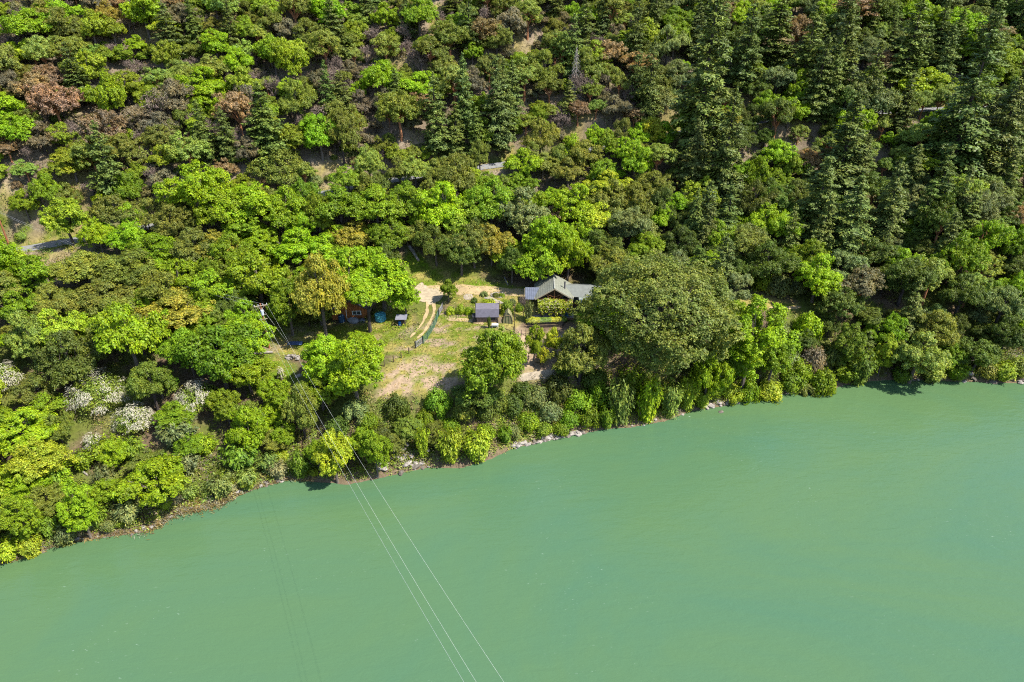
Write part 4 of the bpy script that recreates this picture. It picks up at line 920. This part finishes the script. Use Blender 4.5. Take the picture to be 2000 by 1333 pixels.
log('grey weathered trunk lying among bushes on the lower river bank', (140, 905), (172, 930), .2, M_BARKW)
# ------------------------------------------------------------------ trees and shrubs
# kind, crown centre u v, width, height in photograph pixels, colour
TREES = """
maple 50 540 105 95 G|oak 190 458 62 72 B|oak 165 520 120 75 O|oak 255 520 120 75 O|oak 345 605 135 85 Y|maple 345 540 85 80 B|laurel 305 480 105 55 G|oak 405 535 65 75 G
maple 500 540 125 115 B|oak 425 478 95 70 Y|maple 470 440 80 60 G|laurel 130 615 115 90 O|laurel 130 695 135 130 D|maple 248 650 135 165 B|oak 425 685 150 140 G|laurel 290 745 95 105 O
maple 50 655 85 115 M|maple 30 600 80 80 G|oak 480 645 60 65 G|oak 210 575 110 70 O|oak 400 590 70 70 G|oak 460 590 80 70 D
maple 55 830 130 105 B|oak 70 895 115 95 L|alder 150 985 72 125 B|alder 40 1010 72 110 B|maple 300 935 135 115 B|maple 485 835 85 105 B|laurel 585 795 70 110 O|maple 540 770 70 70 B|maple 90 790 70 60 G|oak 340 810 80 60 G|maple 440 790 70 70 G
willow 205 935 62 62 S|willow 345 850 90 65 S|willow 365 905 60 55 S|willow 466 895 95 70 E|willow 110 930 80 60 B|willow 250 1000 70 60 S|willow 95 1030 60 60 E|willow 60 1070 60 50 L|willow 15 1075 60 50 L|willow 130 1045 60 40 S|willow 520 905 60 50 M|willow 545 920 50 45 T|willow 430 950 70 50 S|willow 480 935 60 45 M|willow 585 910 50 60 E|willow 210 880 80 50 L|willow 5 980 60 60 L|willow 400 870 60 50 B
willow 370 960 50 40 M|willow 255 880 70 55 E|willow 190 1010 60 60 E|willow 10 930 70 60 B|willow 160 900 60 50 G
maple 650 885 85 105 L|maple 732 878 62 95 G|oak 618 880 50 60 G|shrub 855 782 56 56 E|shrub 775 792 56 56 D|shrub 695 800 60 50 S|shrub 905 800 52 45 O|willow 880 872 70 75 L|willow 932 872 75 75 L|willow 825 868 42 65 L|willow 985 850 45 40 G|shrub 830 815 40 36 G|shrub 950 800 50 40 D|shrub 740 845 50 40 D|shrub 660 830 55 45 D|shrub 720 820 45 40 G|shrub 880 830 45 35 G
shrub 1000 785 55 45 D|shrub 1045 770 60 50 S|shrub 1090 755 60 55 D|shrub 1130 780 60 50 G|shrub 1075 800 55 45 S|shrub 1030 820 50 40 G|shrub 1110 815 50 40 G|shrub 1150 810 50 45 G|shrub 1170 765 60 55 G|shrub 1060 835 40 30 E|shrub 1095 835 40 30 G|shrub 1000 840 40 32 S|shrub 1020 760 50 40 D|shrub 970 780 50 50 O|shrub 1160 735 60 45 D|shrub 945 840 45 35 G|shrub 905 845 45 35 O
willow 1210 790 75 100 M|willow 1265 785 75 95 B|willow 1185 815 50 55 G|willow 1310 785 60 75 M|willow 1345 770 60 80 L|willow 1235 745 70 60 G|maple 1385 730 80 110 B|willow 1370 780 50 45 L|shrub 1430 765 50 40 L|shrub 1400 745 60 50 G|maple 1425 700 70 100 G
oak 640 700 110 100 B|maple 690 720 125 140 B|oak 625 760 90 80 G|oak 715 690 70 60 B|oak 700 670 60 50 B
maple 745 545 130 110 B|maple 680 530 110 110 B|maple 790 580 60 70 B|oak 622 560 115 165 Y|oak 560 590 90 110 G
oak 955 705 130 150 G|oak 930 765 90 70 D|oak 985 680 70 70 G|laurel 1135 680 115 125 O|laurel 1110 720 60 50 D
maple 875 563 36 44 G|shrub 990 600 28 34 E|maple 1045 668 36 78 L|maple 1082 664 36 56 L|maple 1062 694 26 40 L|willow 1032 612 26 46 S|bare 1022 590 22 60 R|shrub 900 604 26 22 L|shrub 880 606 22 20 L|shrub 915 606 20 18 B|shrub 926 586 14 12 D|shrub 946 574 18 13 S|shrub 968 576 16 10 D|shrub 955 596 40 16 L|shrub 980 576 14 9 G|shrub 1000 590 18 18 S|willow 955 632 10 26 D|shrub 1015 600 20 20 G
alder 1470 655 120 215 B|maple 1440 620 60 70 B|maple 1510 700 80 90 G|shrub 1540 660 70 50 B|shrub 1580 635 60 60 B|shrub 1500 760 60 45 L|shrub 1560 720 60 50 G|shrub 1545 740 60 45 G|shrub 1590 700 55 60 K|shrub 1530 690 60 40 S|shrub 1610 745 60 60 G|shrub 1460 760 50 50 B|shrub 1520 640 50 30 S|shrub 1575 760 40 30 O|shrub 1625 690 50 50 D
alder 1660 670 60 110 E|willow 1680 720 70 80 E|alder 1730 685 40 90 L|maple 1795 690 110 110 M|maple 1740 640 60 70 B|laurel 1830 640 90 90 O|laurel 1910 690 90 80 D|willow 1650 730 60 45 G|maple 1710 650 50 60 G|willow 1870 725 60 45 G|willow 1960 725 60 40 L|shrub 1930 720 50 40 O|shrub 1990 715 50 40 O|laurel 1970 650 80 90 D|oak 1850 690 60 60 G|willow 1820 735 50 30 M|willow 1760 735 50 35 E
madrone 1680 560 110 90 K|madrone 1640 590 90 80 D|laurel 1770 540 110 100 D|laurel 1700 620 80 60 D|madrone 1880 500 90 110 G|madrone 1840 430 80 110 D|madrone 1930 470 80 100 B|maple 1990 560 70 70 B|laurel 1960 590 90 90 S|laurel 1880 570 90 90 D|maple 1980 480 60 80 G|laurel 1640 520 100 80 S|madrone 1700 500 90 90 D|oak 1580 500 80 80 G|laurel 1500 510 110 100 D|oak 1530 440 80 70 B|oak 1490 430 80 80 B|laurel 1450 480 100 90 O|oak 1400 460 70 80 G|shrub 1520 555 60 50 S|shrub 1490 550 45 40 G|shrub 1555 560 45 36 S
oak 390 370 130 105 B|maple 480 400 125 90 B|oak 555 410 100 90 B|oak 590 415 70 60 Y|laurel 540 325 110 85 O|oak 660 400 115 90 G|oak 735 400 115 90 G|oak 800 395 90 80 G|oak 695 460 100 65 Y|maple 580 480 130 90 B|oak 640 480 70 60 G|maple 500 470 90 60 B|laurel 330 430 80 80 O|oak 680 350 70 60 E|oak 760 460 80 70 G|oak 755 500 60 60 D|oak 620 420 60 90 G
maple 870 400 110 110 B|maple 905 425 90 80 L|oak 960 395 100 90 G|maple 1020 410 115 110 S|maple 1075 470 105 120 B|maple 1055 515 90 90 B|maple 1110 490 80 110 B|maple 1130 395 100 90 B|maple 1185 360 100 70 L|oak 1170 420 100 80 L|laurel 1240 390 90 90 O|laurel 1230 440 100 90 S|oak 1290 425 60 60 B|laurel 1300 400 60 80 D|oak 1370 380 70 70 L|oak 960 470 75 80 Y|oak 850 470 70 80 D|oak 900 490 80 80 D|oak 930 450 60 70 D|oak 1000 510 60 70 D|laurel 1160 480 90 80 D|laurel 1200 490 80 70 D|oak 1180 340 60 60 G|madrone 1090 420 70 60 R|laurel 1330 470 80 80 D|oak 1260 480 70 70 G|laurel 1390 500 80 60 D|laurel 1320 520 90 60 D|laurel 1440 530 60 60 D|maple 1240 310 70 80 B|oak 830 430 60 60 G|oak 1010 360 70 50 G
oak 720 320 60 70 M|oak 810 330 70 60 M|oak 905 325 55 60 O|oak 950 355 60 40 G|laurel 1055 265 75 80 O|oak 1060 320 60 50 O|oak 1110 330 70 60 O|laurel 1140 300 80 70 O
fir 395 262 52 118 F|fir 515 240 80 140 F|fir 205 320 62 150 F|fir 850 235 66 165 F|fir 905 190 50 150 F|fir 970 215 62 180 F|fir 930 270 50 110 F|fir 890 260 45 110 F|fir 1000 180 45 110 F|fir 1270 175 52 180 F|fir 1245 150 40 110 F|fir 1380 160 125 330 F|fir 1420 300 90 240 F|fir 1640 130 100 190 F|fir 1575 120 80 170 F|fir 1650 300 115 200 F|fir 1890 220 120 280 F|fir 1460 100 70 160 F|fir 1520 60 80 150 F|fir 1780 90 80 160 F|fir 1960 260 90 220 F|fir 1600 400 80 170 F|fir 1660 440 90 180 F|fir 145 150 60 120 F|fir 1120 100 50 130 F|fir 330 70 60 110 F|fir 650 60 60 110 F|fir 1380 420 60 120 F|fir 1930 90 70 150 F|fir 1700 170 70 160 F|fir 440 270 55 110 F
laurel 665 255 75 110 O|laurel 660 220 60 60 O|madrone 780 215 90 90 O|oak 745 150 80 70 B|oak 820 165 80 60 B|maple 210 185 75 110 B|maple 400 160 110 70 B|maple 560 115 70 90 B|oak 460 120 60 60 B|oak 60 50 110 80 B|oak 90 370 55 70 G|oak 45 395 50 60 G|oak 25 250 80 70 B|madrone 130 385 60 60 O|oak 250 370 70 80 G|maple 565 175 60 50 L|maple 1560 170 60 80 B|maple 1800 160 110 60 B|maple 1930 150 60 60 B|maple 1960 110 70 60 L|oak 1560 200 70 50 B|maple 1450 30 60 60 B|oak 1870 45 90 60 B|maple 1520 300 70 70 B|maple 1970 330 60 50 B|laurel 1700 190 110 100 S|laurel 1650 200 80 80 D|maple 1480 340 50 80 B|maple 1500 200 60 60 G|maple 1900 400 60 60 B
bare 310 210 90 100 R|bare 1130 165 50 90 R|bare 730 70 60 60 R|bare 820 105 60 70 R|bare 1040 290 50 40 R|bare 300 300 60 60 R|bare 260 130 50 50 R|bare 1215 455 40 60 R|bare 860 30 40 80 R|bare 650 140 50 60 R|bare 230 90 50 50 R|bare 1420 130 50 60 R|bare 280 420 60 60 R|bare 1440 30 50 50 R|bare 620 210 60 60 R
madrone 940 60 80 60 R|madrone 1660 20 110 50 R|madrone 1940 60 70 40 R|madrone 210 30 60 60 Y|madrone 100 150 70 60 R|madrone 830 200 60 50 R|madrone 170 290 70 50 R|madrone 1420 40 50 50 R|madrone 1410 240 60 70 Y|oak 640 250 30 30 R
"""
for line in TREES.strip().splitlines():
    for e in line.split('|'):
        k, u, v, w, h, c = e.split(); plant_px(k, float(u), float(v), float(w), float(h), c)

for k in range(46):                                      # low pale willows fringing the left shallows
    u = rng.uniform(-20, 620); x = float(np.interp(u, [p[0] for p in SHORE_PX], [p[0] for p in SH])); y = float(shore_y(x)) + rng.uniform(.8, 4.5); q_ = rng.uniform(.45, .95)
    plant('willow', x, y, q_, q_ * rng.uniform(.5, .8), 'MTLMSH'[rng.integers(6)])
# the giant evergreen oak beside the house, one crown of its own
a_, b_ = 13.7, 9.2
_q, t_ = broadleaf(26, 1, 2, a=a_, b=b_, zc=11.2, lobe=.25, low=-.6)
d = dirs(2300, -.62); rad = 1 + .12 * (np.sin(d[:, 0] * 5.3 + 1) * np.cos(d[:, 1] * 4.7 + d[:, 2] * 3) + np.sin(d[:, 1] * 8.1 + d[:, 0] * 6.3 + 2) * .7 + np.cos(d[:, 2] * 9 + d[:, 0] * 7) * .5)
C = []; N = []
for q_, r_ in zip(d, rad):
    pc = q_ * np.array([a_, a_, b_]) * r_ * rng.uniform(.84, 1.0); pr = rng.uniform(.55, 1.05); m_ = int(rng.uniform(26, 44)); e = dirs(m_, -.6)
    C.append(pc + e * pr * np.array([1, 1, .7]) * rng.uniform(.5, 1.1, (m_, 1))); N.append(e * .8 + q_ * .3 + np.array([0, 0, .5]) + rng.normal(size=(m_, 3)) * .45)
q = leaves(np.concatenate(C) + np.array([0, 0, 10.4]), np.concatenate(N), .26)
x, y, z = hit(1289, 606, 10.4)
big = thing('giant_oak_tree', 'huge domed olive-green evergreen oak beside the house', 'tree', (x, y, h1(x, y) - .2))
c = link('crown', qmesh('crown_giant', q, M_LEAF), big); c.color = (.142, .178, .034, 1); link('trunk', t_.mesh('trunk_giant', M_BARKD), big)
PLACED.append((x, y, 16))
# the oak leaning over the barn with its dark forked trunk
x, y, z = hit(723, 648); o = thing('leaning_oak_trunk', 'dark forked oak trunk standing beside the barn and teal tank', 'tree', (x, y, h1(x, y)))
mb = MB(); mb.tube([(0, 0, -.4), (.05, 0, 2.5), (.15, .1, 4.6), (.1, .3, 6.6)], [.42, .34, .32, .2], 8); mb.build('trunk', M_BARKD, o)
MB().tube([(.12, .1, 4.4), (.9, .2, 5.9), (2.2, .4, 6.9), (3.6, .6, 7.2)], [.28, .22, .16, .1], 7).build('limb', M_BARKD, o)
MB().tube([(.12, .2, 5.4), (-1.2, .4, 7.0), (-2.4, .6, 7.8)], [.22, .16, .08], 7).build('limb', M_BARKD, o)
q, _t = broadleaf(9, 40, 46, a=4.2, b=2.6, zc=8.2, leaf=.23, low=-.1); cr_ = link('crown', qmesh('crown_lean', q, M_LEAF), o); cr_.color = (*COLR['B'], 1)
# white-twigged shrubs
def white_shrub(u, v, w, h, label, dens=1.0):
    dl = .6; hc = 1.5; x, y, z = hit(u, v, hc); dep = project(x, y, z)[2]; a = w / 2 * dep / FPX; hh = h * dep / FPX
    o = thing('blossoming_shrub', label, 'shrub', (x, y, h1(x, y) - .05)); n = int(3600 * dens * (a / 3) ** 1.3) + 300
    d = dirs(n, -.05); clump = fbm(d[:, 0] * 2.3 + u, d[:, 1] * 2.3 + d[:, 2] * 3, 7); d = d[clump > .47]; n = len(d)
    P = d * np.array([a, a, hh * .62]) * rng.uniform(.6, 1.05, (n, 1)); P[:, 2] += hh * .2
    q = leaves(P, d + rng.normal(size=(n, 3)) * .4 + np.array([0, 0, .4]), .075, 5.5, d * np.array([1, 1, -.6]) + np.array([0, 0, -.5]))
    link('blossom', qmesh('white_twigs', q, M_TWIGW), o)
    g = dirs(n, 0); P = g * np.array([a, a, hh * .55]) * rng.uniform(.5, .95, (n, 1)); P[:, 2] += hh * .2
    f = link('foliage', qmesh('white_shrub_leaves', leaves(P, g + rng.normal(size=(n, 3)) *   .5, .2), M_LEAF), o); f.color = (.16, .22, .03, 1)
    mb = MB()
    for k in range(9): e = dirs(1, .2)[0] * np.array([a, a, hh * .6]) * .7; mb.tube([(0, 0, -.3), tuple(e * .5 + np.array([0, 0, hh * .15])), tuple(e + np.array([0, 0, hh * .2]))], [.08, .05, .02], 5, False)
    mb.build('stems', M_BARKW, o); PLACED.append((x, y, a))
white_shrub(195, 780, 115, 95, 'large shrub massed with white blossom below the dark laurel', 1.3)
white_shrub(262, 825, 80, 70, 'white-blossomed shrub spilling downhill toward the river willows')
white_shrub(388, 782, 92, 68, 'white-blossomed shrub below the green oak by the meadow')
white_shrub(12, 745, 64, 76, 'pale grey lichen-covered shrub at the grove edge')
white_shrub(182, 865, 40, 50, 'small whitish blossoming shrub among river bank bushes', .7)
white_shrub(548, 728, 18, 34, 'little bare whitish sapling on the bright meadow', .2)
# dead conifer snag
x, y, z = hit(1122, 205); sn = thing('dead_fir', 'grey dead conifer snag with drooping bare branches', 'tree', (x, y, h1(x, y)))
MB().tube([(0, 0, -.5), (.1, 0, 7), (0, .1, 15)], [.3, .18, .03], 7).build('trunk', M_BARKW, sn)
bm_ = MB()
for k in range(90):
    z_ = 2 + 12.5 * (k / 90); a = k * 2.4; L = (15.5 - z_) * .24 * rng.uniform(.7, 1.2); dx, dy = math.cos(a), math.sin(a)
    bm_.tube([(0, 0, z_), (dx * L * .5, dy * L * .5, z_ - .1 * L), (dx * L, dy * L, z_ - .5 * L)], [.06, .05, .02], 3, False)
    for j in range(3): f = .4 + .2 * j; p = (dx * L * f, dy * L * f, z_ - .3 * L * f); bm_.tube([p, (p[0] - dy * .3, p[1] + dx * .3, p[2] - .6)], [.035, .012], 3, False)
bm_.build('branches', M_BARKW, sn)

# the rest of the forest: fill what the hillside still lacks
KEEP_PX = [[(20, 500), (175, 474), (182, 452), (20, 470)], [(960, 312), (1012, 312), (1012, 330), (960, 334)], [(1490, 222), (1600, 218), (1600, 238), (1490, 240)], [(90, 585), (100, 520), (150, 495), (110, 590)],
           [(720, 780), (740, 690), (830, 640), (790, 500), (830, 500), (930, 545), (1040, 560), (1120, 540), (1140, 620), (1120, 740), (1010, 745), (860, 775)], [(490, 680), (640, 640), (760, 620), (740, 700), (590, 745), (490, 750)], [(0, 400), (60, 400), (120, 470), (0, 495)],
           [(1420, 572), (1575, 580), (1580, 608), (1430, 605)]] + BARE_PX + [[(640, 590), (720, 575), (830, 560), (830, 700), (735, 700), (640, 640)], [(1110, 530), (1175, 535), (1175, 610), (1110, 600)], [(135, 735), (250, 745), (305, 800), (300, 860), (200, 850), (140, 800)], [(340, 750), (440, 755), (440, 820), (345, 820)], [(-20, 700), (45, 700), (45, 790), (-20, 790)], [(520, 560), (600, 640), (500, 690), (490, 600)]]
def inpoly(P, u, v):
    c = False
    for i in range(len(P)):
        x0, y0 = P[i]; x1, y1 = P[i - 1]
        if (y0 > v) != (y1 > v) and u < (x1 - x0) * (v - y0) / (y1 - y0) + x0: c = not c
    return c
CELL = {}
def cadd(x, y, r): CELL.setdefault((int(x // 12), int(y // 12)), []).append((x, y, r))
for p in PLACED: cadd(*p)
def free(x, y, r, f=.62):
    i, j = int(x // 12), int(y // 12)
    for a in (-2, -1, 0, 1, 2):
        for b in (-2, -1, 0, 1, 2):
            for (X, Y, Rr) in CELL.get((i + a, j + b), ()):
                if (X - x) ** 2 + (Y - y) ** 2 < (f * (r + Rr)) ** 2: return False
    return True
def pick(tab):
    r = rng.uniform() * sum(t[0] for t in tab)
    for w, k, c in tab:
        r -= w
        if r <= 0: return k, c
    return tab[-1][1:]
T_RIGHT = [(.10, 'fir', 'F'), (.14, 'laurel', 'D'), (.14, 'laurel', 'S'), (.12, 'madrone', 'D'), (.1, 'maple', 'B'), (.1, 'madrone', 'M'), (.08, 'oak', 'G'), (.04, 'madrone', 'R')]
T_MID = [(.07, 'fir', 'F'), (.15, 'madrone', 'O'), (.16, 'madrone', 'M'), (.12, 'hill_laurel', 'O'), (.08, 'bare', 'R'), (.1, 'oak', 'G'), (.10, 'hill_maple', 'H'), (.12, 'hill_laurel', 'K'), (.06, 'maple', 'B'), (.04, 'madrone', 'R')]
T_LEFT = [(.03, 'fir', 'F'), (.10, 'madrone', 'O'), (.14, 'madrone', 'M'), (.10, 'hill_laurel', 'O'), (.10, 'bare', 'R'), (.10, 'oak', 'H'), (.18, 'hill_maple', 'H'), (.10, 'hill_laurel', 'K'), (.08, 'maple', 'B'), (.05, 'madrone', 'L'), (.04, 'madrone', 'R')]
T_LOW = [(.3, 'maple', 'B'), (.2, 'oak', 'G'), (.15, 'oak', 'O'), (.2, 'laurel', 'O'), (.1, 'maple', 'L')]
def species(u, v, x, y):
    if u > 1280: return pick(T_RIGHT)
    if y < float(np.interp(x, RXS, RYS)) - 3: return pick(T_LOW)
    return pick(T_MID if u > 680 else T_LEFT)
count = 0; KC = {}
for x in np.arange(-132, 140, 3.9):                     # the wooded lower edge of the road
    if -116 < x < -83 or -7 < x < 4 or 66 < x < 86: continue
    x = x + rng.uniform(-1, 1); y = float(np.interp(x, RXS, RYS)) - rng.uniform(5, 7); r = rng.uniform(2.7, 3.6)
    if not free(x, y, r, .35): continue
    k, col = pick(T_LOW if x < 45 else T_RIGHT[1:]); plant(k, x, y, r / 5, rng.uniform(.8, 1.0), col); cadd(x, y, r)
for it in range(60000):
    x = rng.uniform(-230, 250); y = rng.uniform(60, 275); t = y - float(shore_y(x))
    if t < 3 or count > 1500: continue
    ry = float(np.interp(x, RXS, RYS))
    if abs(y - ry) < 4.2: continue
    hh = h1(x, y); u, v, dep = project(x, y, hh + 5); ub, vb, _d = project(x, y, hh)
    if not (-200 < u < 2200 and v > -120): continue
    k, col = species(u, v, x, y)
    if KC.get(k, 0) > {'madrone': 270, 'maple': 170, 'oak': 170, 'laurel': 225}.get(k, 235): continue
    r = {'fir': rng.uniform(2.4, 4.2), 'bare': rng.uniform(1.6, 2.6)}.get(k, rng.uniform(2.4, 5.2) if (it < 9000 or y < ry) else rng.uniform(1.5, 3.2))
    if t < 12: r = min(r, 2.6)
    if not free(x, y, r, (.36 if rng.uniform() < .3 else .46) if u < 1250 else .43): continue
    um, vm, _m = project(x, y, hh + r); u2, v2, _m = project(x, y, hh + 2.2 * r)
    if any(inpoly(P, u, v) or inpoly(P, ub, vb) or inpoly(P, um, vm) or inpoly(P, u2, v2) for P in KEEP_PX): continue
    if k == 'fir': plant(k, x, y, r / 3.3, rng.uniform(9, 21) / 20 * (r / 3.3), col, tilt=rng.normal() * .045)
    elif k == 'bare': plant(k, x, y, r / 2.6, rng.uniform(.6, 1.0), col)
    else: plant(k, x, y, r / 5.0, r / 5.0 * rng.uniform(.95, 1.4), col)
    cadd(x, y, r); count += 1; KC[k] = KC.get(k, 0) + 1
ns = 0
for it in range(5000):                                   # brush on the open upper slope
    x = rng.uniform(-150, 160); y = rng.uniform(120, 250); ry = float(np.interp(x, RXS, RYS))
    if y < ry + 4 or ns > 195: continue
    u, v, dep = project(x, y, h1(x, y) + .8)
    if not (-40 < u < 2040 and v > -30) or (u > 1250 and rng.uniform() < .7): continue
    r = rng.uniform(.9, 2.0)
    if not free(x, y, r, .42): continue
    plant('shrub', x, y, r / 1.75, r / 1.75 * rng.uniform(.8, 1.5), 'OSRGMD'[rng.integers(6)]); cadd(x, y, r); ns += 1
print('fill trees', count, KC, 'listed', len(PLACED) - count)

# ------------------------------------------------------------------ undergrowth, grass, reeds (uncountable)
def clumps(n, xs, ys, fn, per, rad, hgt, leaf, colf, name, label, elong=1.6, up=.5):
    C = []; N = []; K = []
    for x, y in zip(xs, ys):
        m = max(4, int(per * rng.uniform(.5, 1.5))); d = dirs(m, 0); s = rng.uniform(.6, 1.5)
        C.append(np.stack([x + d[:, 0] * rad * s, y + d[:, 1] * rad * s, np.full(m, 0.) + d[:, 2] * hgt * s], 1)); N.append(d + np.array([0, 0, up])); K.append(np.tile(colf(x, y), (m, 1)))
    C = np.concatenate(C); C[:, 2] += height(C[:, 0], C[:, 1]); K = np.concatenate(K) * rng.uniform(.8, 1.2, (len(C), 1))
    o = link(name, qmesh(name, leaves(C, np.concatenate(N), leaf, elong), M_GREENERY, K)); o['kind'] = 'stuff'; o['label'] = label; return o
def ug_col(x, y):
    t = y - float(shore_y(x)); r = rng.uniform()
    if t < 12: return np.array([(.17, .22, .03), (.10, .16, .02), (.20, .19, .07), (.17, .14, .10), (.14, .20, .02)][int(r * 5)])
    if y > np.interp(x, RXS, RYS): return np.array([(.17, .14, .09), (.13, .17, .03), (.19, .15, .09), (.10, .14, .02), (.15, .125, .10), (.15, .19, .03)][int(r * 6)])
    return np.array([(.15, .21, .02), (.10, .15, .02), (.22, .22, .04), (.20, .16, .08)][int(r * 4)])
xs, ys = [], []
while len(xs) < 13000:
    x = rng.uniform(-150, 170); y = rng.uniform(62, 235); t = y - float(shore_y(x))
    if t < .4 or abs(y - float(np.interp(x, RXS, RYS))) < 3.2: continue
    u, v, _d = project(x, y, h1(x, y))
    if not (-120 < u < 2120 and v > -60): continue
    if inpoly(KEEP_PX[4], u, v) or inpoly(KEEP_PX[5], u, v) or inpoly(KEEP_PX[7], u, v): continue
    if t > 14 and t < 60 and rng.uniform() < .5: continue
    xs.append(x); ys.append(y)
bx2 = rng.uniform(-120, 140, 4200); by2 = shore_y(bx2) + rng.uniform(.35, 1, 4200) ** 2 * 9
for x, y in zip(bx2, by2):
    u, v, _d = project(x, y, h1(x, y))
    if -60 < u < 2060: xs.append(x); ys.append(y)
clumps(0, xs, ys, None, 30, .8, .8, .17, ug_col, 'undergrowth', 'low brushy undergrowth between the trees and on the bank')
n = 30000; X = rng.uniform(-62, 30, n); Yv = rng.uniform(92, 152, n); keep = np.zeros(n, bool)
for p in (P_LAWN, P_MEAD, P_YARD, P_BACK, P_FRONT): keep |= inside(p, X, Yv, .8, .8) > rng.uniform(size=n)
keep |= (inside(P_DRY, X, Yv, .8, .8) * .35 > rng.uniform(size=n)); X, Yv = X[keep], Yv[keep]; n = len(X)
gc = np.where((fbm(X / 3, Yv / 3, 81) > .5)[:, None], np.array([.14, .19, .015]), np.array([.25, .21, .06])) * rng.uniform(.75, 1.2, (n, 1))
P = np.stack([X, Yv, height(X, Yv) + .08], 1); N = rng.normal(size=(n, 3)) * .45 + np.array([.1, -.1, 1.])
o = link('meadow_grass', qmesh('meadow_grass', leaves(P, N, .17, 1.8), M_GREENERY, gc)); o['kind'] = 'stuff'; o['label'] = 'short grass tufts across the clearing'
# dead brown reeds lying in the shallows
C = []
for k in range(4200):
    u = rng.choice([rng.uniform(300, 450), rng.uniform(0, 620)], p=[.6, .4]); x = np.interp(u, [p[0] for p in SHORE_PX], [p[0] for p in SH]) + rng.normal() * .8; y = float(shore_y(x)) + rng.normal() * (.8 if 300 < u < 450 else .3) + .1; C.append((x, y, max(h1(x, y), 0) + rng.uniform(.02, .35)))
C = np.array(C); n = len(C); rc = np.array([(.20, .15, .05), (.19, .18, .07), (.14, .10, .045), (.24, .22, .17)])[rng.integers(0, 4, n)]
o = link('reeds', qmesh('reeds', leaves(C, dirs(n, .2), .085, 8, np.tile([.7, -.5, .25], (n, 1))), M_GREENERY, rc)); o['kind'] = 'stuff'; o['label'] = 'flattened tan reeds along the left shallows'
print('objects', len(bpy.data.objects), 'tris', sum(len(m.polygons) * 2 for m in bpy.data.meshes))
